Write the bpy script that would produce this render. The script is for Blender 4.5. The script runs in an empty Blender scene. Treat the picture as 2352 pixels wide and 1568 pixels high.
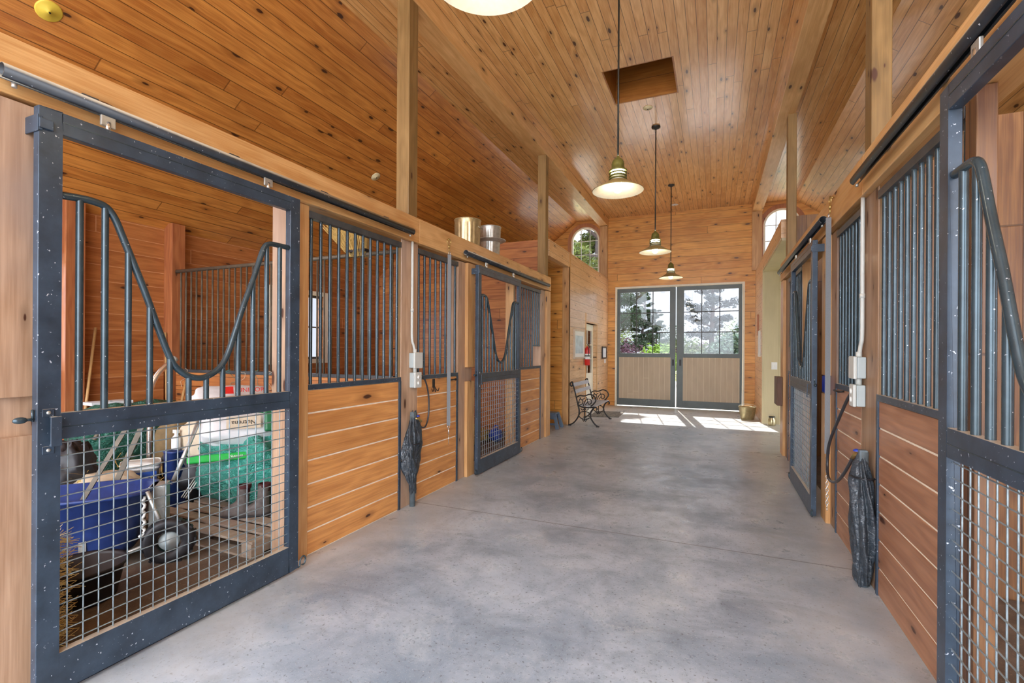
import bpy, bmesh, math, random
from math import sin, cos, pi, radians, sqrt
from mathutils import Vector, Matrix
random.seed(7)
S = bpy.context.scene
COL = S.collection

# ---------------------------------------------------------------- camera
cam_d = bpy.data.cameras.new('camera')
cam_d.sensor_width = 36.0
cam_d.lens = 1097.0 / 2352.0 * 36.0
cam_d.shift_y = 19.0 / 2352.0
cam_d.clip_start = 0.05
cam_d.clip_end = 400
cam = bpy.data.objects.new('camera', cam_d)
COL.objects.link(cam)
cam.matrix_world = (Matrix.Translation((0, 0, 1.5)) @ Matrix.Rotation(radians(23.05), 4, 'Z')
                    @ Matrix.Rotation(radians(90), 4, 'X') @ Matrix.Rotation(radians(0.33), 4, 'Z'))
S.camera = cam

# ---------------------------------------------------------------- colour management
S.view_settings.view_transform = 'Standard'
S.view_settings.look = 'None'
S.view_settings.gamma = 1.0
S.view_settings.use_curve_mapping = False
S.view_settings.exposure = 0.36

# ---------------------------------------------------------------- world: hazy bright sky
SKY = 0.9
W = bpy.data.worlds.new('World'); S.world = W
W.use_nodes = True
nt = W.node_tree; nt.nodes.clear()
tc = nt.nodes.new('ShaderNodeTexCoord')
sep = nt.nodes.new('ShaderNodeSeparateXYZ'); nt.links.new(tc.outputs['Generated'], sep.inputs[0])
def mr(v, a, b, c, d):
    n = nt.nodes.new('ShaderNodeMapRange'); n.interpolation_type = 'SMOOTHSTEP'
    nt.links.new(v, n.inputs['Value'])
    for k, x in zip(('From Min', 'From Max', 'To Min', 'To Max'), (a, b, c, d)): n.inputs[k].default_value = x
    return n.outputs[0]
up = mr(sep.outputs[2], 0.12, 0.7, 0.0, 4.5)        # sky brightness added overhead to light the interior
back = mr(sep.outputs[1], 0.55, -0.6, 0.0, 6.5)      # extra brightness added to the unseen sky behind the camera, fills the interior
ad = nt.nodes.new('ShaderNodeMath'); ad.operation = 'MAXIMUM'
nt.links.new(up, ad.inputs[0]); nt.links.new(back, ad.inputs[1])
ad2 = nt.nodes.new('ShaderNodeMath'); ad2.operation = 'ADD'; ad2.inputs[1].default_value = SKY
nt.links.new(ad.outputs[0], ad2.inputs[0])
bg = nt.nodes.new('ShaderNodeBackground'); bg.inputs['Color'].default_value = (0.84, 0.90, 1.0, 1)
nt.links.new(ad2.outputs[0], bg.inputs['Strength'])
wo = nt.nodes.new('ShaderNodeOutputWorld'); nt.links.new(bg.outputs[0], wo.inputs[0])

# ---------------------------------------------------------------- sun
sd = bpy.data.lights.new('sun', 'SUN'); sd.energy = 8.0; sd.angle = radians(0.6); sd.color = (1.0, 0.95, 0.86)
sun = bpy.data.objects.new('sun', sd); COL.objects.link(sun)
sun.rotation_mode = 'QUATERNION'
sun.rotation_quaternion = Vector((0.19, -1.0, -1.0)).to_track_quat('-Z', 'Y')
BULB = 14.0
LOUVRE = 70.0

# ---------------------------------------------------------------- node helper
class V:
    def __init__(s, t, o): s.t = t; s.o = o
    def m(s, op, b=None, c=None):
        n = s.t.nodes.new('ShaderNodeMath'); n.operation = op
        s.t.links.new(s.o, n.inputs[0])
        for i, x in ((1, b), (2, c)):
            if x is None: continue
            if isinstance(x, V): s.t.links.new(x.o, n.inputs[i])
            else: n.inputs[i].default_value = x
        return V(s.t, n.outputs[0])
    def __add__(s, b): return s.m('ADD', b)
    def __sub__(s, b): return s.m('SUBTRACT', b)
    def __mul__(s, b): return s.m('MULTIPLY', b)
    def __truediv__(s, b): return s.m('DIVIDE', b)
    def ramp(s, a, b, c=0.0, d=1.0):
        n = s.t.nodes.new('ShaderNodeMapRange'); n.clamp = True
        s.t.links.new(s.o, n.inputs['Value'])
        for k, x in zip(('From Min', 'From Max', 'To Min', 'To Max'), (a, b, c, d)): n.inputs[k].default_value = x
        return V(s.t, n.outputs[0])
def comb(t, x, y, z):
    n = t.nodes.new('ShaderNodeCombineXYZ')
    for i, a in enumerate((x, y, z)):
        if isinstance(a, V): t.links.new(a.o, n.inputs[i])
        else: n.inputs[i].default_value = a
    return n.outputs[0]
def noise(t, vec, scale=1, det=2, rough=.5, dist=0):
    n = t.nodes.new('ShaderNodeTexNoise')
    if vec is not None: t.links.new(vec, n.inputs['Vector'])
    n.inputs['Scale'].default_value = scale; n.inputs['Detail'].default_value = det
    n.inputs['Roughness'].default_value = rough; n.inputs['Distortion'].default_value = dist
    return V(t, n.outputs['Fac'])
def mix(t, f, a, b):
    n = t.nodes.new('ShaderNodeMix'); n.data_type = 'RGBA'
    if isinstance(f, V): t.links.new(f.o, n.inputs[0])
    else: n.inputs[0].default_value = f
    for i, x in ((6, a), (7, b)):
        if isinstance(x, tuple): n.inputs[i].default_value = (*x, 1)
        else: t.links.new(x, n.inputs[i])
    return n.outputs[2]
def newmat(name):
    m = bpy.data.materials.new(name); m.use_nodes = True
    t = m.node_tree
    return m, t, t.nodes['Principled BSDF']
def setp(p, **k):
    for a, b in k.items():
        p.inputs[a.replace('_', ' ')].default_value = b
def bump(t, p, h, strength=.3, dist=.01):
    b = t.nodes.new('ShaderNodeBump'); b.inputs['Strength'].default_value = strength
    b.inputs['Distance'].default_value = dist
    t.links.new(h.o, b.inputs['Height']); t.links.new(b.outputs[0], p.inputs['Normal'])
def pos(t):
    g = t.nodes.new('ShaderNodeNewGeometry'); sp = t.nodes.new('ShaderNodeSeparateXYZ')
    t.links.new(g.outputs['Position'], sp.inputs[0])
    return [V(t, sp.outputs[i]) for i in range(3)], g

def plain(name, col, rough=.5, metal=0.0, spec=.5, var=0.12, scale=12, dust=None, specks=None, bumpk=0, coat=0, dlo=.55):
    m, t, p = newmat(name)
    P, g = pos(t)
    n = noise(t, g.outputs['Position'], scale, 4, .6)
    a = tuple(c * (1 - var) for c in col); b = tuple(min(1, c * (1 + var)) for c in col)
    c = mix(t, n.ramp(.3, .7), a, b)
    if specks:
        n2 = noise(t, g.outputs['Position'], specks[1], 2, .5)
        c = mix(t, n2.ramp(specks[2], specks[2] + .03), c, specks[0])
    if dust:
        sp = t.nodes.new('ShaderNodeSeparateXYZ'); t.links.new(g.outputs['Normal'], sp.inputs[0])
        c = mix(t, V(t, sp.outputs[2]).ramp(dlo, dlo + .35) * n.ramp(.2, .5, .75, 1.0), c, dust)
    t.links.new(c, p.inputs['Base Color'])
    setp(p, Roughness=rough, Metallic=metal, Specular_IOR_Level=spec, Coat_Weight=coat)
    if bumpk: bump(t, p, n, bumpk, .01)
    return m

def wood(name, la, sa, w, light, dark, groove=None, gw=.004, blen=2.6, knots=.5, rough=.42, seed=0.0, var=.35, ring=42.0, spec=.5, knotcol=(.07, .022, .008), coat=.15, grey=0.0):
    m, t, p = newmat(name)
    P, g = pos(t)
    ta = 3 - la - sa
    l, s, d = P[la], P[sa], P[ta]
    if w:
        u = s / w + (100.0 + seed)
        idx = u.m('FLOOR'); fr = u.m('FRACT')
        n = t.nodes.new('ShaderNodeTexWhiteNoise'); n.noise_dimensions = '1D'; t.links.new(idx.o, n.inputs['W'])
        r1 = V(t, n.outputs['Value'])
        lo = l / blen + r1 * 7.0 + 50.0
        jdx = lo.m('FLOOR'); fr2 = lo.m('FRACT')
        n = t.nodes.new('ShaderNodeTexWhiteNoise'); n.noise_dimensions = '2D'
        t.links.new(comb(t, idx, jdx, 0.0), n.inputs['Vector'])
        r2 = V(t, n.outputs['Value'])
    else:
        # a single timber: vary from one piece to the next by a per-object random
        oi = t.nodes.new('ShaderNodeObjectInfo'); r2 = V(t, oi.outputs['Random'])
    n1 = noise(t, comb(t, l * .42 + r2 * 37.0, s * 5.0 + r2 * 11.0, d * 5.0), 1, 2, .5)
    kv = t.nodes.new('ShaderNodeTexVoronoi'); kv.inputs['Scale'].default_value = 1.0; kv.voronoi_dimensions = '2D'
    t.links.new(comb(t, l * 2.1 + r2 * 17.0, s * 6.5 + r2 * 5.0 + (0.0 if w else d * 6.5), 0.0), kv.inputs['Vector'])
    strk = noise(t, comb(t, l * 1.1 + r2 * 5.0, s * 34.0 + r2 * 3.0, d * 34.0), 1, 4, .65)
    kd = V(t, kv.outputs['Distance'])
    kc = t.nodes.new('ShaderNodeSeparateColor'); t.links.new(kv.outputs['Color'], kc.inputs[0])
    kr = V(t, kc.outputs[0])
    phase = n1 * ring + kd.ramp(0, .5, 5.0, 0.0)
    rings = (phase.m('SINE')).ramp(-1.0, 1.0)
    fib = noise(t, comb(t, l * 3.5, s * 130.0 + r2 * 9.0, d * 130.0), 1, 3, .6)
    f = rings * .30 + fib.ramp(.30, .70, .0, .46) + strk.ramp(.32, .68, -.22, .22) + r2 * var * 1.25 - .12 - var * .12
    c = mix(t, f.ramp(0, 1), dark, light)
    blot = noise(t, comb(t, l * .8, s * 1.5, d * 1.5), 1, 3, .55)
    c = mix(t, blot.ramp(.5, .72, 0.0, .35 if not grey else .5 * grey + .3), c, tuple(x * .62 for x in dark) if not grey else (.34, .27, .24))
    if knots:
        sel = kr.m('GREATER_THAN', 1 - knots * .62)
        kg = V(t, kc.outputs[1]); kw = noise(t, comb(t, l * 9.0, s * 26.0, 0.0), 1, 2, .6)
        kd2 = kd + (kw - .5) * .09
        km = (kd2 / kg.ramp(0.0, 1.0, .35, 1.25)).ramp(.105, .07, 0.0, 1.0) * sel
        halo = (kd2 / kg.ramp(0.0, 1.0, .45, 1.2)).ramp(.34, .07, 0.0, .5) * sel
        c = mix(t, halo, c, tuple(x * .45 for x in dark)); c = mix(t, km, c, knotcol)
    h = fib * .15
    if w:
        e = fr.m('MINIMUM', (fr * -1.0) + 1.0)
        gm = e.ramp(gw / w * .5, gw / w * 1.1, 1.0, 0.0)
        em = fr2.m('MINIMUM', (fr2 * -1.0) + 1.0).ramp(.0012 / blen * 2, .004 / blen * 2, 1.0, 0.0)
        gg = gm.m('MAXIMUM', em * .8)
        c = mix(t, gg * .8, c, groove if groove else tuple(x * .22 for x in dark))
        h = h - gg * 1.0
    t.links.new(c, p.inputs['Base Color'])
    t.links.new((fib.ramp(.3, .7, rough - .08, rough + .12)).o, p.inputs['Roughness'])
    setp(p, Specular_IOR_Level=spec, Coat_Weight=coat, Coat_Roughness=.16)
    bump(t, p, h, .35, .006)
    return m

X_, Y_, Z_ = 0, 1, 2
M = {}
M['ceil'] = wood('pine_ceiling', 1, 0, .104, (.97, .62, .26), (.66, .31, .09), rough=.34, knots=.42, blen=4.6, coat=.6)
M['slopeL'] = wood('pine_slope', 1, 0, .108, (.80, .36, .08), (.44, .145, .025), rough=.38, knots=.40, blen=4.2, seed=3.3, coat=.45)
M['slopeR_lit'] = wood('pine_slope_right_lit', 1, 0, .108, (.95, .60, .24), (.64, .32, .10), rough=.36, knots=.40, blen=4.2, seed=2.1, coat=.5)  # same pine as the left slope; stronger light here put into the colour
M['far'] = wood('pine_far_wall', 0, 2, .182, (.96, .51, .12), (.63, .25, .04), rough=.42, knots=.6, seed=.4, blen=6.5)
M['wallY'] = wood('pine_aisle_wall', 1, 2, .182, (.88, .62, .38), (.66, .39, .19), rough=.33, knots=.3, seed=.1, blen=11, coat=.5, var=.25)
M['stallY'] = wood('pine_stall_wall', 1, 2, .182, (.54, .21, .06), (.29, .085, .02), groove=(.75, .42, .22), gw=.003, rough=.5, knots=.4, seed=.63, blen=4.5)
M['stallX'] = wood('pine_stall_cross_wall', 0, 2, .182, (.64, .26, .07), (.34, .10, .025), rough=.5, knots=.45, seed=.63, blen=4.5)
M['rstall'] = wood('oak_stall_back_boards', 2, 0, .25, (.34, .17, .06), (.15, .06, .02), rough=.5, knots=.5, seed=.2, blen=5.0)
M['rstallY'] = wood('brown_stall_boards', 2, 1, .25, (.30, .15, .06), (.13, .05, .02), rough=.5, knots=.5, seed=.2, blen=5.0)
M['front'] = wood('pine_stall_front', 1, 2, None, (.78, .37, .115), (.42, .145, .035), rough=.45, knots=.20, var=.5)
M['frontR'] = wood('redbrown_stall_front', 1, 2, None, (.52, .27, .15), (.30, .13, .065), rough=.45, knots=.4, var=.5)
M['tongue'] = plain('worn_lit_board_edge', (.92, .82, .66), .6)  # worn chamfers and the light catching them, both put into this cream
M['beam'] = wood('pine_beam', 1, 2, None, (.82, .52, .23), (.56, .28, .09), rough=.45, knots=.3, ring=28, var=.45)
M['post'] = wood('rough_post', 2, 0, None, (.36, .22, .08), (.20, .115, .035), rough=.6, knots=.5, ring=30, var=.4)
M['postlow'] = wood('worn_post', 2, 0, None, (.60, .40, .26), (.36, .21, .12), rough=.6, knots=.4, ring=30, var=.3, grey=.6)
M['postR'] = wood('brown_worn_post', 2, 0, None, (.42, .26, .15), (.22, .12, .06), rough=.6, knots=.4, ring=30, var=.3, grey=.4)
M['pipe'] = plain('dull_pipe', (.16, .20, .22), .5, .3, .5, .2, 20)
M['trimw'] = wood('pine_trim', 2, 1, None, (.76, .46, .20), (.52, .25, .08), rough=.45, knots=.25, ring=30)
M['ceilbeam'] = wood('pine_ceiling_beam', 1, 2, None, (.90, .58, .26), (.64, .33, .11), rough=.42, knots=.4, ring=26, var=.3)
M['darkboard'] = wood('dark_rough_board', 2, 1, None, (.20, .10, .06), (.10, .05, .03), rough=.6, knots=0)
M['redpost'] = wood('redwood_trim', 2, 1, None, (.52, .20, .07), (.30, .09, .03), rough=.5, knots=.3)
M['steel'] = plain('painted_steel', (.036, .058, .088), .36, .15, .6, .35, 9, dust=(.56, .50, .40), specks=((.50, .55, .62), 70, .70))
M['tracksteel'] = plain('track_steel', (.022, .028, .036), .4, .1, .5, .3, 9, dust=(.46, .42, .33), specks=((.5, .55, .6), 70, .70), dlo=.1)
M['steelbar'] = plain('bar_steel', (.045, .072, .088), .27, .40, .6, .25, 9, specks=((.5, .55, .6), 90, .71))
M['darkbar'] = plain('dark_bar_steel', (.07, .075, .08), .4, .3, .5, .3, 9)
M['brownbar'] = plain('dusty_bar_steel', (.13, .105, .075), .55, .2, .4, .3, 9)
M['wire'] = plain('galvanized_wire', (.30, .37, .40), .38, .55, .5, .2, 30)
M['galv'] = plain('galvanized_steel', (.52, .53, .50), .38, .7, .5, .2, 20)
M['galvgold'] = plain('tarnished_galvanized', (.55, .47, .27), .32, .7, .5, .2, 14)
M['chrome'] = plain('bright_metal', (.75, .74, .70), .2, .9, .5, .08)
M['brass'] = plain('brass', (.62, .46, .18), .3, .9, .5, .1)
M['iron'] = plain('cast_iron', (.022, .018, .016), .45, .3, .5, .3)
M['cream'] = plain('cream_paint', (.90, .86, .70), .45, 0, .4, .06)
M['tan'] = wood('tan_painted_boards', 2, 0, .40, (.62, .53, .32), (.56, .47, .27), rough=.45, knots=0, ring=3, var=.1, blen=9, coat=0, groove=(.40, .32, .17))
M['tanY'] = wood('tan_painted_boards_side', 2, 1, .40, (.62, .53, .32), (.56, .47, .27), rough=.45, knots=0, ring=3, var=.1, blen=9, coat=0, groove=(.40, .32, .17))
M['doorpanel'] = wood('beige_door_boards', 2, 0, .135, (.60, .50, .36), (.53, .43, .30), rough=.5, knots=0, ring=3, var=.08, blen=9, coat=0, groove=(.80, .72, .55), gw=.006)
M['doorgrey'] = plain('slate_door_paint', (.115, .145, .145), .42, 0, .5, .12, 4)
M['white'] = plain('white_paint', (.82, .82, .78), .4, 0, .5, .04)
M['offwhite'] = plain('off_white_plastic', (.60, .62, .58), .45, 0, .5, .05)
M['grey'] = plain('grey_plastic', (.44, .50, .50), .4, 0, .5, .05)
M['olive'] = plain('olive_enamel', (.16, .15, .035), .4, .2, .5, .25, 25)
M['olivedark'] = plain('dark_enamel', (.035, .035, .03), .4, .2, .5, .2)
M['shadetop'] = plain('bronze_enamel', (.40, .30, .12), .4, .1, .5, .12)
M['shadein'] = plain('white_enamel', (.85, .82, .68), .35, 0, .5, .06, 30)
M['black'] = plain('black_rubber', (.018, .017, .020), .5, 0, .5, .3)
M['blackplastic'] = plain('black_plastic_wrap', (.035, .045, .055), .24, 0, .8, .4, 24, bumpk=.3)
M['strap'] = plain('grey_webbing', (.20, .21, .22), .8, 0, .2, .1, 200)
M['blue'] = plain('blue_plastic', (.015, .05, .42), .38, 0, .5, .2)
M['bluetub'] = plain('dark_blue_plastic', (.018, .045, .19), .4, 0, .5, .25, 12)
M['slate'] = plain('slate_blue_plastic', (.12, .17, .24), .45, 0, .5, .15)
M['teal'] = plain('teal_tarp', (.03, .26, .19), .28, 0, .6, .35, 7, bumpk=.5)
M['teal2'] = plain('dark_green_tarp', (.015, .13, .09), .35, 0, .6, .45, 7, bumpk=.5)
def crinkle(name, col, col2, k=.9):
    m, t, p = newmat(name); P, g = pos(t)
    a = noise(t, g.outputs['Position'], 5.5, 3, .6, 1.2); b = noise(t, comb(t, P[0] * 9.0, P[1] * 9.0, P[2] * 22.0), 1, 4, .65, .8)
    ra = (a - .5).m('ABSOLUTE').ramp(0, .18, 1.0, 0.0); rb = (b - .5).m('ABSOLUTE').ramp(0, .12, 1.0, 0.0)
    c = mix(t, b.ramp(.3, .7), col, col2); t.links.new(c, p.inputs['Base Color']); setp(p, Roughness=.3, Specular_IOR_Level=.6)
    bump(t, p, ra * .8 + rb * .6, k, .02); return m
M['teal'] = crinkle('teal_tarp_crinkled', (.03, .27, .21), (.08, .42, .33))
M['teal2'] = crinkle('green_tarp_crinkled', (.01, .09, .06), (.025, .17, .12))
M['blackplastic'] = crinkle('black_plastic_crinkled', (.025, .032, .040), (.05, .065, .08), .35)
M['lime'] = plain('lime_rubber', (.35, .85, .05), .5, 0, .5, .05)
M['green'] = plain('bright_green_print', (.01, .42, .06), .4, 0, .5, .1)
M['dgreen'] = plain('dark_green_print', (.01, .14, .05), .4, 0, .5, .1)
M['bag'] = plain('white_bag', (.72, .73, .74), .45, 0, .5, .08, 10, bumpk=.3)
M['beige'] = plain('beige_sack', (.62, .52, .38), .7, 0, .3, .12, 10, bumpk=.3)
M['brown'] = plain('brown_canvas', (.22, .15, .07), .7, 0, .3, .25, 6)
M['red'] = plain('red_paint', (.60, .02, .015), .35, 0, .5, .08)
M['hay'] = plain('hay', (.52, .36, .10), .8, 0, .2, .35, 40)
M['straw'] = plain('straw', (.72, .55, .22), .7, 0, .2, .25, 30)
M['handle'] = plain('wooden_handle', (.50, .30, .12), .5, 0, .4, .15)
M['bootgrey'] = plain('grey_leather', (.12, .10, .09), .6, 0, .4, .3, 30, bumpk=.4)
M['bootdark'] = plain('dark_red_lining', (.06, .015, .015), .8, 0, .3, .3)
M['palletw'] = wood('weathered_pallet', 1, 0, None, (.42, .34, .26), (.25, .19, .14), rough=.7, knots=.2, grey=.5)
M['paper'] = plain('paper', (.82, .82, .80), .6, 0, .3, .02)
M['bluepaint'] = plain('pale_blue_print', (.55, .66, .72), .6, 0, .3, .2, 6)
M['labelblue'] = plain('blue_label', (.03, .10, .45), .4, 0, .5, .1)
M['yellow'] = plain('yellow_print', (.75, .60, .03), .4, 0, .5, .1)
M['discy'] = plain('yellowed_plastic', (.80, .62, .08), .45, 0, .5, .05)
M['disc'] = plain('cream_plastic', (.80, .72, .45), .45, 0, .5, .05)
M['picmat'] = plain('picture_frame', (.62, .50, .38), .5, 0, .4, .1)
M['slats'] = plain('silvered_slats', (.42, .43, .47), .45, 0, .5, .12, 20)
M['matrug'] = plain('woven_rug', (.20, .18, .15), .9, 0, .2, .7, 22)
M['cordm'] = plain('black_hose', (.03, .03, .035), .32, 0, .6, .1)
M['leaf1'] = plain('dark_foliage', (.018, .036, .013), .6, 0, .3, .7, 3)
M['leaf2'] = plain('olive_foliage', (.075, .10, .018), .6, 0, .3, .6, 3)
M['leaf3'] = plain('bright_foliage', (.11, .20, .012), .6, 0, .3, .5, 3)
M['leafp'] = plain('purple_foliage', (.06, .024, .036), .6, 0, .3, .5, 3)
M['leafb'] = plain('bluegreen_foliage', (.045, .075, .045), .6, 0, .3, .5, 3)
M['leafd'] = plain('grey_pine_needles', (.030, .036, .034), .6, 0, .3, .5, 3)
M['bark'] = plain('bark', (.05, .038, .034), .8, 0, .3, .4, 6)
M['grass'] = plain('grass_ground', (.30, .30, .12), .9, 0, .2, .4, .4)
M['gravel'] = plain('pale_gravel', (.55, .48, .42), .9, 0, .2, .2, 3)

def floor_mat():
    m, t, p = newmat('concrete')
    P, g = pos(t)
    x, y, z = P
    n = noise(t, g.outputs['Position'], .9, 5, .6, .4)
    n2 = noise(t, g.outputs['Position'], 7, 6, .7)
    n3 = noise(t, comb(t, x * 1.2, y * 2.6, 0.0), 1.0, 4, .6, .8)
    sp = noise(t, g.outputs['Position'], 55, 2, .6)
    n4 = noise(t, g.outputs['Position'], 2.6, 6, .72, .5)
    sp2 = noise(t, g.outputs['Position'], 130, 2, .6)
    c = mix(t, n.ramp(.38, .64), (.25, .32, .40), (.47, .54, .62))
    c = mix(t, n3.ramp(.54, .74, 0.0, .62), c, (.13, .17, .22))
    c = mix(t, n4.ramp(.50, .68, 0.0, .55), c, (.17, .22, .27))
    c = mix(t, n4.ramp(.48, .34, 0.0, .45), c, (.56, .62, .67))
    c = mix(t, n2.ramp(.52, .72, 0.0, .5), c, (.19, .235, .28))
    c = mix(t, sp.ramp(.60, .70, 0.0, .7), c, (.11, .12, .13))
    c = mix(t, sp2.ramp(.62, .70, 0.0, .6), c, (.58, .60, .60))
    # pale dust gathers along the stall fronts
    e = (x + .89).m('ABSOLUTE') + (n2 - .5) * .8 + (n - .5) * 1.2
    c = mix(t, e.ramp(1.1, 1.9, 0.0, .7), c, (.56, .57, .56))
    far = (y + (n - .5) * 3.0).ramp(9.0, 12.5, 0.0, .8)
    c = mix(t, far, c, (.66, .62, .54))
    # saw-cut control joints
    for yy in (3.95, 7.9):
        j = (y - yy).m('ABSOLUTE').ramp(.004, .010, 1.0, 0.0)
        c = mix(t, j * .75, c, (.13, .13, .14))
    t.links.new(c, p.inputs['Base Color'])
    t.links.new((n2 * .5 + n4 * .5).ramp(.35, .65, .22, .46).o, p.inputs['Roughness'])
    setp(p, Specular_IOR_Level=.5)
    bump(t, p, n2 + sp * .4, .12, .004)
    return m
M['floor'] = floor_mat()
def rubber_mat():
    m, t, p = newmat('stall_rubber')
    P, g = pos(t)
    n = noise(t, g.outputs['Position'], 4, 5, .7)
    n2 = noise(t, g.outputs['Position'], 90, 2, .6)
    c = mix(t, n.ramp(.35, .7), (.10, .075, .055), (.20, .155, .12))
    c = mix(t, n2.ramp(.6, .7, 0.0, .6), c, (.32, .25, .17))
    t.links.new(c, p.inputs['Base Color']); setp(p, Roughness=.7)
    bump(t, p, n2, .4, .004)
    return m
M['mat'] = rubber_mat()
def glass_mat():
    m = bpy.data.materials.new('window_glass'); m.use_nodes = True
    t = m.node_tree; t.nodes.clear()
    a = t.nodes.new('ShaderNodeBsdfTransparent'); a.inputs[0].default_value = (.93, .94, .96, 1)
    b = t.nodes.new('ShaderNodeBsdfGlossy'); b.inputs['Roughness'].default_value = .02
    x = t.nodes.new('ShaderNodeMixShader'); o = t.nodes.new('ShaderNodeOutputMaterial')
    x.inputs[0].default_value = .025; t.links.new(a.outputs[0], x.inputs[1]); t.links.new(b.outputs[0], x.inputs[2])
    t.links.new(x.outputs[0], o.inputs[0])
    return m
M['glass'] = glass_mat()
def emis(name, col, st):
    m, t, p = newmat(name)
    setp(p, Base_Color=(*col, 1), Emission_Color=(*col, 1), Emission_Strength=st)
    return m
M['bulb'] = emis('lit_bulb', (1.0, .84, .62), BULB)
M['louvre'] = emis('lit_louvre_glass', (1.0, .90, .70), LOUVRE)

# ---------------------------------------------------------------- mesh builder
class MB:
    def __init__(s): s.v = []; s.f = []; s.sm = []
    def add(s, vs, fs, smooth=False):
        o = len(s.v); s.v += [tuple(v) for v in vs]
        s.f += [tuple(i + o for i in f) for f in fs]; s.sm += [smooth] * len(fs)
        return s
    def box(s, x0, y0, z0, x1, y1, z1):
        vs = [(x, y, z) for x in (x0, x1) for y in (y0, y1) for z in (z0, z1)]
        return s.add(vs, [(0, 1, 3, 2), (4, 6, 7, 5), (0, 4, 5, 1), (2, 3, 7, 6), (0, 2, 6, 4), (1, 5, 7, 3)])
    def obox(s, c, ax, ay, az):
        c, ax, ay, az = map(Vector, (c, ax, ay, az))
        vs = [c + ax * i + ay * j + az * k for i in (-1, 1) for j in (-1, 1) for k in (-1, 1)]
        return s.add(vs, [(0, 1, 3, 2), (4, 6, 7, 5), (0, 4, 5, 1), (2, 3, 7, 6), (0, 2, 6, 4), (1, 5, 7, 3)])
    def tube(s, pts, r, n=10, closed=False, caps=True, sq=False):
        pts = [Vector(p) for p in pts]; L = len(pts)
        rs = r if isinstance(r, (list, tuple)) else [r] * L
        T = []
        for i in range(L):
            a = pts[i - 1] if (i > 0 or closed) else pts[i]
            b = pts[(i + 1) % L] if (i < L - 1 or closed) else pts[i]
            d = (b - a); T.append(d.normalized() if d.length > 1e-9 else Vector((0, 0, 1)))
        u = T[0].orthogonal().normalized()
        if abs(T[0].z) < .9: 
            u = T[0].cross(Vector((0, 0, 1))).normalized()
        else: u = Vector((1, 0, 0)) - T[0] * T[0].x; u.normalize()
        rings = []
        for i in range(L):
            u = (u - T[i] * u.dot(T[i]));  u = u.normalized() if u.length > 1e-6 else T[i].orthogonal().normalized()
            w = T[i].cross(u)
            rings.append([pts[i] + (u * cos(2 * pi * (k + .5) / n) + w * sin(2 * pi * (k + .5) / n)) * rs[i] for k in range(n)])
        vs = [v for q in rings for v in q]; fs = []
        for i in range(L if closed else L - 1):
            j = (i + 1) % L
            for k in range(n):
                k2 = (k + 1) % n
                fs.append((i * n + k, i * n + k2, j * n + k2, j * n + k))
        s.add(vs, fs, n > 4)
        if caps and not closed:
            o = len(s.v) - len(vs)
            s.f += [tuple(o + k for k in range(n))[::-1], tuple(o + (L - 1) * n + k for k in range(n))]; s.sm += [False, False]
        return s
    def lathe(s, prof, c, n=32, axis='Z', smooth=True, sx=1, sy=1):
        c = Vector(c); vs = []
        for r, z in prof:
            for k in range(n):
                a = 2 * pi * k / n; q = (r * cos(a) * sx, r * sin(a) * sy, z)
                if axis == 'X': q = (q[2], q[0], q[1])
                if axis == 'Y': q = (q[0], q[2], q[1])
                vs.append(c + Vector(q))
        fs = []
        for i in range(len(prof) - 1):
            for k in range(n):
                k2 = (k + 1) % n
                fs.append((i * n + k, i * n + k2, (i + 1) * n + k2, (i + 1) * n + k))
        return s.add(vs, fs, smooth)
    def prism(s, pts, d):
        n = len(pts); d = Vector(d); a = [Vector(p) for p in pts]; b = [p + d for p in a]
        fs = [tuple(range(n))[::-1], tuple(range(n, 2 * n))]
        fs += [(i, (i + 1) % n, n + (i + 1) % n, n + i) for i in range(n)]
        return s.add(a + b, fs)
    def blob(s, c, r, lump=.1, seed=1, nu=28, nv=16, flat=None, freq=2.5, power=1.0):
        from mathutils import noise as nz
        c = Vector(c); vs = []; off = Vector((seed * 3.1, seed * 1.7, seed * 5.3))
        for j in range(nv + 1):
            th = pi * j / nv
            for i in range(nu):
                ph = 2 * pi * i / nu
                d = Vector((sin(th) * cos(ph), sin(th) * sin(ph), cos(th)))
                if power != 1: d = Vector([math.copysign(abs(q) ** power, q) for q in d])
                k = 1 + lump * nz.fractal(d * freq + off, .8, 2.1, 4)
                v = Vector((d.x * r[0] * k, d.y * r[1] * k, d.z * r[2] * k))
                if flat is not None and v.z < flat: v.z = flat
                vs.append(c + v)
        fs = [(j * nu + i, j * nu + (i + 1) % nu, (j + 1) * nu + (i + 1) % nu, (j + 1) * nu + i) for j in range(nv) for i in range(nu)]
        return s.add(vs, fs, True)
    def build(s, name, mat, parent=None, bevel=0, weld=True, solid=0):
        me = bpy.data.meshes.new(name); me.from_pydata(s.v, [], s.f)
        me.polygons.foreach_set('use_smooth', s.sm)
        bm = bmesh.new(); bm.from_mesh(me)
        if weld: bmesh.ops.remove_doubles(bm, verts=bm.verts, dist=1e-6)
        bmesh.ops.recalc_face_normals(bm, faces=bm.faces)
        bm.to_mesh(me); bm.free()
        me.materials.append(M[mat] if isinstance(mat, str) else mat)
        o = bpy.data.objects.new(name, me); COL.objects.link(o)
        if parent:
            o.parent = parent; o.matrix_parent_inverse = Matrix.Translation(-Vector(parent_loc(parent)))
        if solid:
            q = o.modifiers.new('solidify', 'SOLIDIFY'); q.thickness = solid; q.offset = 0
        if bevel:
            q = o.modifiers.new('bevel', 'BEVEL'); q.width = bevel; q.segments = 2; q.limit_method = 'ANGLE'; q.angle_limit = radians(40)
        return o
def parent_loc(p):
    if p.type == 'EMPTY': return p.location
    return Vector((0, 0, 0))
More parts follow.
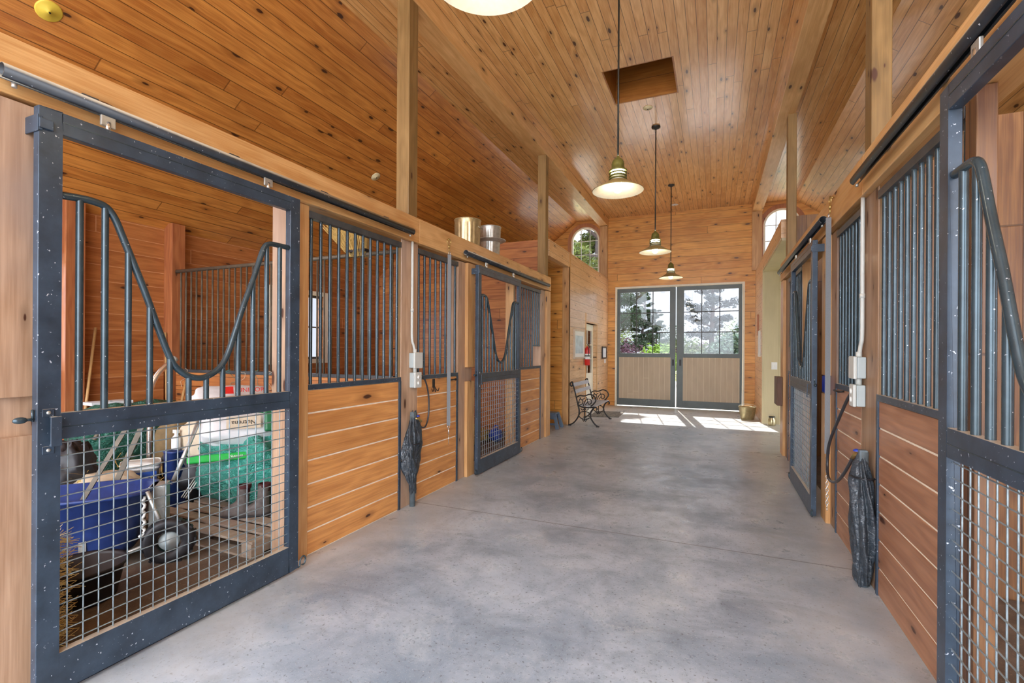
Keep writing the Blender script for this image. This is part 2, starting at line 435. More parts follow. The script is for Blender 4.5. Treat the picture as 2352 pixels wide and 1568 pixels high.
def thing(name, label, cat, loc, group=None):
    o = bpy.data.objects.new(name, None); COL.objects.link(o); o.location = loc
    o.empty_display_size = .1
    return tag(o, label, cat, group)
def tag(o, label, cat, group=None, kind=None):
    if label: o['label'] = label
    if cat: o['category'] = cat
    if group: o['group'] = group
    if kind: o['kind'] = kind
    return o
def struct(mb, name, mat, bevel=0, parent=None):
    o = mb.build(name, mat, parent, bevel)
    if not parent: o['kind'] = 'structure'
    return o
def bezier(pts, n=8):
    """Catmull-Rom through pts"""
    P = [Vector(p) for p in pts]; out = []
    for i in range(len(P) - 1):
        a, b, c, d = P[max(i - 1, 0)], P[i], P[i + 1], P[min(i + 2, len(P) - 1)]
        for k in range(n):
            t = k / n
            out.append(.5 * ((2 * b) + (c - a) * t + (2 * a - 5 * b + 4 * c - d) * t * t + (3 * b - a - 3 * c + d) * t ** 3))
    out.append(P[-1]); return out
def text(s, size, loc, right, upv, mat, parent, name='lettering', depth=.001, align='CENTER'):
    cu = bpy.data.curves.new('tmp', 'FONT'); cu.body = s; cu.size = size; cu.extrude = depth; cu.align_x = align; cu.align_y = 'CENTER'
    to = bpy.data.objects.new('tmp', cu); COL.objects.link(to)
    me = bpy.data.meshes.new_from_object(to.evaluated_get(bpy.context.evaluated_depsgraph_get()))
    bpy.data.objects.remove(to)
    r = Vector(right).normalized(); u = Vector(upv).normalized(); n = r.cross(u)
    R = Matrix((r, u, n)).transposed().to_4x4()
    me.transform(Matrix.Translation(loc) @ R)
    me.materials.clear(); me.materials.append(M[mat])
    o = bpy.data.objects.new(name, me); COL.objects.link(o)
    if parent: o.parent = parent; o.matrix_parent_inverse = Matrix.Translation(-Vector(parent_loc(parent)))
    return o

# ================================================================ THE SHELL
YB, YF = -3.2, 13.08
XOL, XOR = -6.40, 4.55
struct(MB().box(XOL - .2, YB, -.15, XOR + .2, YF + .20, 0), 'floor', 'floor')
# flat middle of the ceiling with the square light well left open
sx0, sx1, sy0, sy1 = -1.38, -.49, 6.15, 7.055
b = MB()
for q in ((-3.62, YB, sx0, YF), (sx1, YB, 1.76, YF), (sx0, YB, sx1, sy0), (sx0, sy1, sx1, YF)):
    b.box(q[0], q[1], 5.11, q[2], q[3], 5.17)
struct(b, 'ceiling', 'ceil')
M['well'] = wood('pine_well', 0, 2, .30, (.55, .24, .05), (.33, .12, .02), rough=.4, knots=0, ring=26)
b = MB()
b.box(sx0, sy0, 5.112, sx0 + .02, sy1, 5.80).box(sx1 - .02, sy0, 5.112, sx1, sy1, 5.80)
b.box(sx0 + .02, sy0, 5.112, sx1 - .02, sy0 + .02, 5.80).box(sx0 + .02, sy1 - .02, 5.112, sx1 - .02, sy1, 5.80).box(sx0, sy0, 5.80, sx1, sy1, 5.83)
struct(b, 'ceiling_well', 'well')
def slab(xa, za, xb, zb, name, mt='slopeL'):
    b = MB(); b.prism([(xa, YB, za), (xb, YB, zb), (xb, YB, zb + .06), (xa, YB, za + .06)], (0, YF - YB, 0)); return struct(b, name, mt)
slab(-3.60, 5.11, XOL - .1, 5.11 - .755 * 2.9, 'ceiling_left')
slab(1.74, 5.11, XOR + .1, 5.11 - .755 * 2.91, 'ceiling_right', 'slopeR_lit')
# big boxed ceiling beams
struct(MB().box(-2.945, YB, 4.895, -2.71, YF, 5.11), 'beam_left', 'ceilbeam', .006)
struct(MB().box(.815, YB, 4.895, 1.04, YF, 5.11), 'beam_right', 'ceilbeam', .006)

# far gable wall with the big doorway and two arched openings
def arch_part(b, cx, x0, x1, z0, zs, r, z1, ya, yb):
    b.box(x0, ya, 0, x1, yb, z0); b.box(x0, ya, z0, cx - r, yb, zs); b.box(cx + r, ya, z0, x1, yb, zs)
    n = 24; inn = []; out = []
    for i in range(n + 1):
        a = pi * i / n
        inn.append((cx + r * cos(a), zs + r * sin(a)))
        dx, dz = cos(a), sin(a)
        k = min(((x1 - cx) if dx > 0 else (cx - x0)) / max(abs(dx), 1e-6), (z1 - zs) / max(dz, 1e-6))
        out.append((cx + dx * k, zs + dz * k))
    for y in (ya, yb):
        for i in range(n):
            b.add([(inn[i][0], y, inn[i][1]), (inn[i + 1][0], y, inn[i + 1][1]), (out[i + 1][0], y, out[i + 1][1]), (out[i][0], y, out[i][1])], [(0, 1, 2, 3)])
        for (xx, dx) in ((x1, 1), (x0, -1)):
            b.add([(xx, y, z1), (cx + dx * (z1 - zs) * abs((xx - cx)) / max(z1 - zs, 1e-6), y, z1), (xx, y, z1 - .001)], [(0, 1, 2)])
    for i in range(n):
        b.add([(inn[i][0], ya, inn[i][1]), (inn[i + 1][0], ya, inn[i + 1][1]), (inn[i + 1][0], yb, inn[i + 1][1]), (inn[i][0], yb, inn[i][1])], [(0, 1, 2, 3)])
CXL, CXR, AR, AZ = -3.36, 1.46, .40, 4.54
YO = YF + .16
b = MB()
b.box(XOL - .2, YF, 0, -3.90, YO, 5.2); arch_part(b, CXL, -3.90, -2.82, 3.2, AZ, AR, AZ + .66, YF, YO)
b.box(-2.82, YF, 0, -2.51, YO, 5.2).box(-2.51, YF, 3.215, .665, YO, 5.2).box(.665, YF, 0, .92, YO, 5.2)
arch_part(b, CXR, .92, 2.00, 3.2, AZ, AR, AZ + .66, YF, YO); b.box(2.0, YF, 0, XOR + .2, YO, 5.2)
struct(b, 'wall_far', 'far')
M['archtrim'] = wood('arch_casing_wood', 2, 0, None, (.58, .25, .10), (.36, .12, .04), rough=.45, knots=.2)
for k, cx in ((1, CXL), (2, CXR)):
    # cream sash, muntins and glass
    n = 24; r0, r1 = AR - .045, AR + .005
    b = MB(); arc = [(cx + cos(pi * i / n), AZ + sin(pi * i / n)) for i in range(n + 1)]
    ins = [(cx + r0, 3.2)] + [(cx + r0 * cos(pi * i / n), AZ + r0 * sin(pi * i / n)) for i in range(n + 1)] + [(cx - r0, 3.2)]
    ous = [(cx + r1, 3.2)] + [(cx + r1 * cos(pi * i / n), AZ + r1 * sin(pi * i / n)) for i in range(n + 1)] + [(cx - r1, 3.2)]
    for i in range(len(ins) - 1):
        q = [ins[i], ins[i + 1], ous[i + 1], ous[i]]
        vs = [(x, YF + .01, z) for x, z in q] + [(x, YF + .07, z) for x, z in q]
        b.add(vs, [(0, 1, 2, 3), (7, 6, 5, 4), (0, 4, 5, 1), (2, 6, 7, 3)])
    b.box(cx - AR, YF + .01, 3.2, cx + AR, YF + .07, 3.25)
    w = struct(b, 'window_%d' % k, 'cream')
    m = MB()
    for dx in (-.125, .125): m.box(cx + dx - .009, YF + .035, 3.25, cx + dx + .009, YF + .055, AZ + sqrt(r0 ** 2 - dx ** 2))
    for z in (4.55, 4.17, 3.8, 3.45): m.box(cx - r0, YF + .036, z - .009, cx + r0, YF + .054, z + .009)
    m.build('muntin_bars', 'offwhite', w)
    g = MB(); g.add([(x, YF + .045, z) for x, z in ins], [tuple(range(len(ins)))]); g.build('pane', 'glass', w)
    # wood casing on the room side
    b = MB(); r0, r1 = AR + .006, AR + .10
    ins = [(cx + r0, 3.2)] + [(cx + r0 * cos(pi * i / n), AZ + r0 * sin(pi * i / n)) for i in range(n + 1)] + [(cx - r0, 3.2)]
    ous = [(cx + r1, 3.2)] + [(cx + r1 * cos(pi * i / n), AZ + r1 * sin(pi * i / n)) for i in range(n + 1)] + [(cx - r1, 3.2)]
    for i in range(len(ins) - 1):
        q = [ins[i], ins[i + 1], ous[i + 1], ous[i]]
        vs = [(x, YF - .022, z) for x, z in q] + [(x, YF, z) for x, z in q]
        b.add(vs, [(0, 1, 2, 3), (7, 6, 5, 4), (0, 4, 5, 1), (2, 6, 7, 3)])
    struct(b, 'trim_%d' % k, 'archtrim')
# vertical corner posts under the beam ends
M['redz'] = M['trimw']
struct(MB().box(-2.93, YF - .09, 3.47, -2.72, YF, 4.895), 'trim_3', 'trimw', .004)
struct(MB().box(.815, YF - .09, 3.47, 1.03, YF, 4.895), 'trim_4', 'trimw', .004)

# outer side walls, each stall with a window
def outer_wall(xa, xb, name, wins, door=None):
    b = MB(); y = YB
    H = 3.05
    for (a, c) in wins:
        b.box(xa, y, 0, xb, a, H); b.box(xa, a, 0, xb, c, 1.32); b.box(xa, a, 2.42, xb, c, H); y = c
    if door:          # unseen open doorway, added at the recess end to bring in light
        b.box(xa, y, 0, xb, door[0], H); b.box(xa, door[0], 2.85, xb, door[1], H); y = door[1]
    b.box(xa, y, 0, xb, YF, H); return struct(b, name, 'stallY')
WL = [(1.75, 2.70), (5.42, 6.50)]
outer_wall(XOL - .15, XOL, 'wall_left', WL)
outer_wall(XOR, XOR + .15, 'wall_right', [(1.4, 2.5), (5.4, 6.5)], (8.5, 10.9))
k = 3
for (xi, s, wins) in ((XOL, 1, WL), (XOR, -1, [(1.4, 2.5), (5.4, 6.5)])):
    for a, c in wins:
        b = MB(); t = .07
        for q in ((a - t, 1.25, a, 2.49), (c, 1.25, c + t, 2.49), (a, 2.42, c, 2.49), (a, 1.25, c, 1.32)):
            b.box(min(xi, xi + s * .025), q[0], q[1], max(xi, xi + s * .025), q[2], q[3])
        w = struct(b, 'window_%d' % k, 'cream')
        m = MB(); mx = xi - s * .06
        m.box(mx - .012, (a + c) / 2 - .012, 1.32, mx + .012, (a + c) / 2 + .012, 2.42).box(mx - .011, a, 1.86, mx + .011, c, 1.885)
        for q in ((a, 1.32, a + .04, 2.42), (c - .04, 1.32, c, 2.42), (a, 2.38, c, 2.42), (a, 1.32, c, 1.36)): m.box(mx - .015, q[0], q[1], mx + .015, q[2], q[3])
        m.build('sash', 'darkbar', w)
        MB().box(mx - .003, a + .04, 1.36, mx + .003, c - .04, 2.38).build('pane', 'glass', w); k += 1
# kick boards low on the outer left wall and its posts
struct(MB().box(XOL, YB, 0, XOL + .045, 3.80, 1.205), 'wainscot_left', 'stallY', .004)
for n_, (y0, y1) in enumerate(((2.76, 2.93), (3.82, 3.98))):
    struct(MB().box(XOL, y0, 0, XOL + .16, y1, 3.06), 'trim_%d' % (5 + n_), 'redpost', .004)
struct(MB().box(XOL, .9, 0, XOL + .12, 1.06, 3.06), 'trim_7', 'redpost', .004)

# left: loft wall beyond the stalls, with the recess and the tack-room doorway
LT = 3.465
XL = -2.71
b = MB()
b.box(XL - .11, 8.02, 3.17, XL, 9.30, LT).box(XL - .11, 9.30, 0, XL, 10.66, LT).box(XL - .11, 10.66, 2.13, XL, 11.72, LT).box(XL - .11, 11.72, 0, XL, YF, LT)
struct(b, 'wall_aisle_left', 'wallY')
struct(MB().box(-5.2, 9.30, 0, XL - .11, 9.40, 3.17), 'wall_recess_left', 'far')
struct(MB().box(-5.2, 8.16, 3.17, XL - .11, 9.3, 3.22), 'ceiling_recess_left', 'ceil')
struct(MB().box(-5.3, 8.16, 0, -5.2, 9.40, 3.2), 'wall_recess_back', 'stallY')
struct(MB().box(XL - .14, 9.285, 0, XL + .012, 9.30, 3.17).box(XL, 9.285, 0, XL + .012, 9.335, LT), 'trim_8', 'trimw')
struct(MB().box(XOL, 8.02, 0, XL - .15, 8.14, LT), 'wall_stall_end_left', 'stallX')
# right: loft wall, tan painted recess, short planked wall
XR2 = .895
b = MB()
b.box(XR2, 8.12, 3.19, XR2 + .11, 11.16, LT).box(XR2, 11.16, 0, XR2 + .11, YF, LT)
struct(b, 'wall_aisle_right', 'wallY')
struct(MB().box(XR2 + .035, 11.145, 0, XOR, 11.16, 3.19), 'wall_recess_right', 'tan')
struct(MB().box(XR2, 11.13, 0, XR2 + .035, 11.16, 3.19), 'trim_9', 'tanY')
struct(MB().box(XR2 + .01, 8.12, 3.15, XOR, 11.145, 3.19), 'ceiling_recess_right', 'tan')
struct(MB().box(XR2 + .11, 7.98, 0, XOR, 8.10, LT), 'wall_stall_end_right', 'rstall')
struct(MB().box(XL - .13, 11.73, 0, XL + .012, 11.77, 2.17).box(XL - .11, 10.62, 0, XL + .012, 10.66, 2.35).box(XL - .1, 10.66, 2.13, XL + .01, 11.73, 2.17), 'trim_10', 'trimw')

# partitions between the stalls
M['backw'] = M['stallX']
def partition_left():
    t = thing('stall_partition', 'low plank partition with brown bars above it between the two left stalls', 'partition', (-4.5, 3.88, 0))
    b = MB()
    for i in range(7): b.box(-6.22, 3.86, i * .1715 + .003, -2.90, 3.90, (i + 1) * .1715 - .003)
    b.build('planks', 'stallX', t, .003)
    MB().box(-6.22, 3.85, 1.20, -2.90, 3.91, 1.235).build('bottom_channel', 'darkbar', t)
    MB().tube([(-6.24, 3.88, 2.46), (-2.88, 3.88, 2.46)], .022, 10).build('top_rail', 'brownbar', t)
    n = 34
    for i in range(n):
        x = -6.16 + i * (3.22 / (n - 1)); o = MB().tube([(x, 3.88, 1.235), (x, 3.88, 2.44)], .0105, 8).build('bar', 'brownbar', t)
partition_left()
struct(MB().box(1.06, 3.84, 0, XOR, 3.90, 2.95), 'wall_partition_right', 'rstall')
for q, (x0, y0, x1, y1, mt, lb) in enumerate(((-6.35, .2, -2.98, 3.83, 'mat', 'dark speckled rubber mat flooring the cluttered near left stall'), (-6.39, 3.93, -2.98, 7.99, 'mat', 'dark mat flooring the closed left stall behind the wire door'),
                         (1.06, .2, 4.5, 3.82, 'mat', 'dark mat flooring the nearest right stall'), (1.06, 3.92, 4.5, 7.95, 'mat', 'dark mat flooring the second right stall'))):
    o = MB().box(x0, y0, 0, x1, y1, .014).build('rubber_mat', mt); tag(o, lb, 'mat')

# ================================================================ STALL FRONTS
def rail_boards(b, f, y0, y1, n=7, H=1.2):
    for i in range(n): f(b, y0, i * H / n + .0045, y1, (i + 1) * H / n - .0045)

def stall_front(s, xw, y0, y1, nb, wood_, label, far_channel=True, short=0, feed=False):
    X = lambda d: xw + s * d
    t = thing('stall_front_panel', label, 'stall panel', (xw, (y0 + y1) / 2, 0))
    b = MB()
    for i in range(7): b.box(X(-.045), y0, i * .1715 + .007, X(0), y1 - (.03 if far_channel else 0), (i + 1) * .1715 - .005)
    b.build('planks', wood_, t, .003)
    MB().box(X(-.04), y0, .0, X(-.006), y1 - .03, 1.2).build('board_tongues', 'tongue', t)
    b = MB().box(X(-.05), y0, 1.20, X(.008), y1, 1.238)
    if far_channel: b.box(X(-.05), y1 - .03, 0, X(.008), y1, 1.2)
    b.build('channel_frame', 'steel', t, .002)
    b = MB().box(X(-.045), y0, 2.45, X(.005), y1, 2.50); b.build('top_rail', 'darkbar', t, .002)
    sp = (y1 - y0 - .075) / (nb - 1)
    for i in range(nb):
        y = y0 + .038 + i * sp
        zb = 1.238
        if feed and i >= nb - 3: zb = 1.58
        MB().tube([(X(-.02), y, zb), (X(-.02), y, 2.452)], .0125, 10, caps=False).build('bar', 'steelbar', t)
    if feed:
        ya = y0 + .038 + (nb - 3) * sp - .05
        MB().box(X(-.035), ya, 1.56, X(0), y1 - .02, 1.58).build('feed_opening_frame', 'steelbar', t)
    return t

def jamb(s, xw, y0, y1, label, gap=True, mat='postlow', tr='trimw', side='far'):
    if s < 0: mat = 'postR'
    X = lambda d: xw + s * d
    t = thing('jamb_post', label, 'post', (xw, (y0 + y1) / 2, 0))
    ym = y0 + (y1 - y0) * .48
    MB().box(X(-.15), y0, 0, X(-.002), y1, 2.52).build('post', mat, t, .004)
    a, c = (ym, y1) if side == 'far' else (y0, ym)
    MB().box(X(-.002), a, 0, X(.036), c, 1.125 if gap else 2.52).build('lower_trim_board', tr, t, .003)
    if gap: MB().box(X(-.002), a, 1.29, X(.036), c, 2.52).build('upper_trim_board', tr, t, .003)
    return t

def header(s, xw, y0, y1, z0, z1, label, mat='beam'):
    X = lambda d: xw + s * d
    o = MB().box(X(-.005), y0, z0, X(.042), y1, z1).build('header_beam', mat, None, .004)
    o2 = MB().box(X(-.15), y0, z0, X(-.006), y1, z1 - .004).build('backing_board', mat, o, .004)
    return tag(o, label, 'beam')

def track(s, xw, y0, y1, z, label):
    X = lambda d: xw + s * d
    t = thing('door_track', label, 'sliding door track', (X(.10), (y0 + y1) / 2, z))
    n = 16; r = .031; b = MB(); vs = []
    th = [radians(-90 + 18 + (324) * k / (n - 1)) for k in range(n)]
    for y in (y0, y1):
        for rr in (r, r - .004):
            for a in th: vs.append((X(.10) + rr * cos(a), y, z + rr * sin(a)))
    f = []
    for k in range(n - 1):
        f += [(k, k + 1, 2 * n + k + 1, 2 * n + k), (n + k, 3 * n + k, 3 * n + k + 1, n + k + 1), (k, n + k, n + k + 1, k + 1), (2 * n + k, 2 * n + k + 1, 3 * n + k + 1, 3 * n + k)]
    for k in (0, n - 1): f.append((k, 2 * n + k, 3 * n + k, n + k))
    b.add(vs, f, True); b.build('rail', 'tracksteel', t)
    k = 0; y = y0 + .32
    while y < y1 - .1:
        b = MB().box(X(.042), y - .032, z + .022, X(.05), y + .032, z + .062).box(X(.05), y - .012, z + .02, X(.10), y + .012, z + .034)
        o = b.build('wall_bracket', 'darkbar', t)
        for dy in (-.02, .02): MB().lathe([(0, .006), (.007, .004), (.008, 0)], (X(.05), y + dy, z + .045), 8, 'X').build('bolt', 'chrome', o)
        y += .72
    for yy, dy in ((y0, .04), (y1, -.04)):
        MB().tube([(X(.10), yy + dy, z - .035), (X(.10), yy + dy, z - .052)], .009, 8).build('stop_bolt', 'galv', t)
    return t

YOKE = [(.077, 2.155), (.15, 2.162), (.20, 2.162), (.25, 2.150), (.285, 2.105), (.32, 2.02), (.41, 1.79), (.47, 1.62), (.535, 1.45), (.577, 1.387), (.64, 1.345), (.715, 1.337), (.79, 1.375), (.845, 1.445),
        (.895, 1.58), (.953, 1.755), (1.02, 1.93), (1.075, 2.09), (1.10, 2.14), (1.135, 2.162), (1.20, 2.166), (1.278, 2.166)]
def yoke_z(y):
    for (a, za), (c, zc) in zip(YOKE, YOKE[1:]):
        if a <= y <= c: return za + (zc - za) * (y - a) / (c - a)
    return 2.16

def stall_door(s, xp, y0, label, hand=True):
    """sliding stall door: steel frame, drop yoke with bars above, welded wire below"""
    X = lambda d: xp + s * d
    Wd, D = 1.355, .042
    t = thing('stall_door', label, 'stall door', (xp, y0 + Wd / 2, 0.02), 'sliding steel stall doors')
    b = MB(); y1 = y0 + Wd
    b.box(X(0), y0, .02, X(-D), y0 + .077, 2.505).box(X(0), y1 - .077, .02, X(-D), y1, 2.505)
    b.box(X(0), y0 + .077, 2.41, X(-D), y1 - .077, 2.505).box(X(0), y0 + .077, 1.105, X(-D), y1 - .077, 1.218).box(X(0), y0 + .077, .02, X(-D), y1 - .077, .188)
    b.build('frame', 'steel', t, .003)
    b = MB()
    for z in (2.462, 1.155): b.box(X(.0015), y0 + .08, z, X(-.001), y1 - .08, z + .004)
    b.build('weld_seam', 'steelbar', t)
    pts = [(X(-D / 2), y0 + a, z) for a, z in YOKE]
    MB().tube(bezier(pts, 4), .0165, 12).build('yoke_tube', 'steelbar', t)
    for i in range(12):
        y = .15 + i * .0963
        MB().tube([(X(-D / 2), y0 + y, 1.215), (X(-D / 2), y0 + y, yoke_z(y) - .008)], .0145, 12, caps=False).build('bar', 'steelbar', t)
    b = MB(); k = 0
    y = .095 + .02
    while y < Wd - .08:
        b.tube([(X(-.026), y0 + y, .17), (X(-.026), y0 + y, 1.11)], .0032, 6, caps=False); y += .0582
    z = .215
    while z < 1.105:
        b.tube([(X(-.018), y0 + .05, z), (X(-.018), y1 - .066, z)], .0030, 6, caps=False)
        b.lathe([(0, .004), (.006, .002), (.008, -.004)], (X(-.014), y1 - .07, z), 8, 'X'); z += .0582
    b.build('wire_mesh', 'wire', t)
    # pull handle on the near stile
    if hand:
        zc = 1.145; yh = y0 + .036
        b = MB().box(X(0), yh - .02, zc + .062, X(.004), yh + .02, zc + .095).box(X(0), yh - .02, zc - .095, X(.004), yh + .02, zc - .062)
        b.box(X(.004), yh + .002, zc + .056, X(.03), yh + .022, zc + .062).box(X(.004), yh + .002, zc - .062, X(.03), yh + .022, zc - .056).box(X(.026), yh - .004, zc - .062, X(.032), yh + .034, zc + .062)
        h = b.build('pull_handle', 'steel', t, .002)
        m = MB()
        for dz in (.079, -.079): m.lathe([(0, .005), (.007, .003), (.008, 0)] if s > 0 else [(0, -.005), (.007, -.003), (.008, 0)], (X(.004), yh, zc + dz), 10, 'X')
        m.build('screw', 'galv', h)
        b = MB().tube([(X(-.02), y0 - .002, 1.20), (X(-.02), y0 - .035, 1.20)], .006, 8).blob((X(-.02), y0 - .045, 1.20), (.014, .024, .014), 0, 1, 12, 8).tube([(X(-.02), y0 - .006, 1.24), (X(-.02), y0 - .006, 1.19)], .005, 8)
        b.build('latch_knob', 'steelbar', t)
    # top corner guide bracket
    b = MB().box(X(.0), y0 + .012, 2.40, X(.006), y0 - .002, 2.46).box(X(-.10), y0 - .006, 2.395, X(.006), y0 - .001, 2.465).box(X(-.10), y0 - .055, 2.39, X(-.094), y0 - .001, 2.47)
    b.box(X(.0), y0 - .002, 2.41, X(.012), y0 + .045, 2.45)
    b.build('guide_bracket', 'steel', t, .003)
    for y in (.255, 1.12):
        o = MB().box(X(-.028), y0 + y - .03, 2.522, X(-.014), y0 + y + .03, 2.572).build('trolley', 'galv', t, .004)
        MB().tube([(X(-.02), y0 + y, 2.50), (X(-.02), y0 + y, 2.545)], .011, 10).build('hanger_bolt', 'chrome', o)
    for yy, dy in ((y0, -1), (y1, 1)):
        pts = [(X(.0), yy, .025), (X(.0), yy + dy * .012, .03), (X(.0), yy + dy * .018, .07), (X(.0), yy + dy * .045, .085), (X(.0), yy + dy * .062, .06), (X(.0), yy + dy * .05, .03), (X(.0), yy + dy * .03, .03)]
        MB().tube(bezier(pts, 4), .0055, 8).build('floor_guide', 'steelbar', t)
    return t

XLw, XRw = -2.71, .93
HB, HT = 2.535, 2.775
# left row
tag_l = 'left side of the aisle'
header(1, XLw, YB, 3.945, HB, HT, 'long orange pine header beam over the open cluttered left stall')
header(1, XLw, 3.947, 8.02, HB, HT, 'pinkish pine header beam over the closed second left stall')
header(-1, XRw, YB, 3.80, HB, HT + .02, 'pine header beam over the nearest right stall, top right of the picture')
header(-1, XRw, 3.802, 8.10, HB, HT + .02, 'pine header beam over the second right stall ending at the tan recess')
M['postpink'] = M['postlow']
stall_front(1, XLw, 2.605, 3.707, 12, 'front', 'orange plank stall front with twelve bars, between the near left door and the outlet post')
stall_front(1, XLw, 3.985, 4.785, 8, 'front', 'narrow plank and bar stall front behind the hanging grey strap on the left')
stall_front(1, XLw, 6.46, 7.60, 11, 'front', 'plank and bar stall front with a feed opening, beyond the second left door', feed=True)
stall_front(-1, XRw, 2.50, 3.62, 12, 'frontR', 'red-brown plank stall front with dense bars, nearest on the right')
stall_front(-1, XRw, 3.985, 4.72, 8, 'frontR', 'narrow red-brown stall front behind the looping hose on the right')
stall_front(-1, XRw, 6.46, 7.55, 11, 'frontR', 'stall front beyond the second right door, nearly hidden by it', feed=True)
# posts that rise to the ceiling beams
def tall_post(x0, x1, y0, y1, label):
    o = MB().box(x0, y0, 0, x1, y1, 4.895).build('ceiling_post', 'post', None, .006); return tag(o, label, 'post')
tall_post(-2.868, -2.722, 3.835, 3.982, 'tall square rough-sawn post behind the left outlet boxes, rising to the ceiling beam')
tall_post(-2.868, -2.722, 7.85, 8.0, 'tall square post at the far end of the left stalls rising to the ceiling beam')
tall_post(.942, 1.055, 3.835, 3.982, 'broad square rough-sawn post on the right above the near stall, rising to the ceiling')
tall_post(.942, 1.055, 7.83, 7.98, 'slimmer tall post at the far end of the right stalls rising to the ceiling')
def board(name, s, xw, d0, d1, y0, y1, z0, z1, mat, label, cat='post'):
    o = MB().box(xw + s * d0, y0, z0, xw + s * d1, y1, z1).build(name, mat, None, .004); return tag(o, label, cat)
board('post_board', 1, XLw, -.010, .0, 3.712, 3.98, 0, HB, 'postlow', 'worn pinkish post board carrying the left outlet boxes')
board('post_board', -1, XRw, -.010, .0, 3.625, 3.98, 0, HB, 'postR', 'worn grey-brown post board carrying the right outlet boxes')
board('jamb_board', 1, XLw, -.09, .006, 2.515, 2.60, 0, HB - .002, 'trimw', 'narrow orange jamb board at the far edge of the open left stall door')
board('jamb_board', -1, XRw, -.06, .006, 2.40, 2.49, 0, HB - .002, 'rstallY', 'jamb board hidden behind the near right stall door edge')
o = MB().box(-2.965, 2.51, 0, -2.815, 2.66, HB).build('jamb_post', 'postlow', None, .004); tag(o, 'rough-sawn post seen through the near left door, right of the boots', 'post')
jamb(1, XLw, .80, 1.13, 'broad weathered jamb post at the left picture edge beside the open stall', mat='postlow', tr='postlow', side='far')
jamb(1, XLw, 4.79, 5.13, 'jamb post left of the second left stall door with a notched trim board')
jamb(1, XLw, 7.61, 8.015, 'corner post ending the left stall row beside the recess', gap=False, mat='postlow')
jamb(-1, XRw, 4.73, 5.12, 'jamb post on the right behind the hanging strap, notched trim board')
jamb(-1, XRw, 7.57, 8.10, 'dark corner post ending the right stall row', gap=False)
jamb(-1, XRw, .70, 1.08, 'jamb post at the near end of the nearest right stall, outside the frame')
board('jamb_board', 1, XLw, -.12, 0, 6.40, 6.455, 0, HB, 'trimw', 'jamb board at the far edge of the second left stall door')
board('jamb_board', -1, XRw, -.12, 0, 6.39, 6.455, 0, HB, 'trimw', 'jamb board at the far edge of the second right stall door')
DL, DR = XLw + .128, XRw - .128
stall_door(1, DL, 1.05, 'large steel stall door nearest on the left with U-shaped dip, in front of the clutter')
stall_door(1, DL, 5.045, 'smaller-looking steel stall door farther down the left side, blue ball visible through its mesh')
stall_door(-1, DR, 1.015, 'steel stall door cut by the right picture edge, seen at a steep angle')
stall_door(-1, DR, 5.02, 'steel stall door farther down the right side, seen nearly edge-on')
track(1, XLw, .945, 3.745, 2.598, 'dark round door track above the near left door, dusty on top')
track(1, XLw, 4.78, 7.72, 2.60, 'round door track above the second left stall door')
track(-1, XRw, .80, 3.72, 2.61, 'dark door track along the near right header beam')
track(-1, XRw, 4.72, 7.68, 2.61, 'pale round door track above the second right stall door')

# ================================================================ FAR DOORS
def far_leaf(x0, x1, gx, px, mx, hx, label):
    t = thing('barn_door_leaf', label, 'barn door', ((x0 + x1) / 2, YF + .045, .02), 'pair of sliding barn doors at the far end')
    ya, yb = YF + .02, YF + .065
    b = MB().box(x0, ya, .025, gx[0], yb, 3.16).box(gx[1], ya, .025, x1, yb, 3.16)
    b.box(gx[0], ya, 3.06, gx[1], yb, 3.16).box(gx[0], ya, 1.325, gx[1], yb, 1.43).box(gx[0], ya, .025, gx[1], yb, .21)
    b.build('frame', 'doorgrey', t, .003)
    MB().box(px[0], YF + .012, .21, px[1], YF + .055, 1.322).build('board_panel', 'doorpanel', t)
    m = MB()
    for x in mx: m.box(x - .010, ya + .01, 1.43, x + .010, ya + .035, 3.06)
    for z in (1.978, 2.5): m.box(gx[0], ya + .011, z - .010, gx[1], ya + .034, z + .010)
    m.build('muntin_bars', 'iron', t)
    MB().box(gx[0], ya + .02, 1.43, gx[1], ya + .026, 3.06).build('glazing', 'glass', t)
    MB().box(hx - .022, YF + .008, 1.11, hx + .022, YF + .02, 1.27).build('flush_pull', 'iron', t, .004)
far_leaf(-2.458, -.953, (-2.38, -1.093), (-2.405, -1.075), (-1.957, -1.525), -1.012, 'left leaf of the far barn doors, nine panes over beige boards')
far_leaf(-.928, .612, (-.748, .533), (-.768, .560), (-.322, .10), -.832, 'right leaf of the far barn doors, nine panes over beige boards')
t_ = MB().box(-2.51, YF - .02, 0, -2.462, YF + .12, 3.215).box(.617, YF - .02, 0, .665, YF + .12, 3.215).box(-2.462, YF - .02, 3.165, .617, YF + .12, 3.215)
struct(t_, 'trim_11', 'cream', .003)
# half-glazed white door in the left aisle wall
b = MB(); xd = XL - .085
b.box(xd - .04, 10.66, 0.01, xd, 10.80, 2.12).box(xd - .04, 11.58, .01, xd, 11.72, 2.12).box(xd - .04, 10.80, 1.97, xd, 11.58, 2.12).box(xd - .04, 10.80, .01, xd, 11.58, .95)
d1 = struct(b, 'door_1', 'cream', .003)
m = MB().box(xd - .03, 11.18, .95, xd - .005, 11.20, 1.97)
for z in (1.28, 1.62): m.box(xd - .03, 10.80, z, xd - .005, 11.58, z + .02)
m.build('muntin_bars', 'cream', d1)
MB().box(xd - .022, 10.80, .95, xd - .018, 11.58, 1.97).build('pane', 'glass', d1)
MB().blob((xd + .05, 10.73, .98), (.03, .03, .03), 0, 1, 12, 8).tube([(xd, 10.73, .98), (xd + .04, 10.73, .98)], .012, 8).build('door_knob', 'brass', d1)

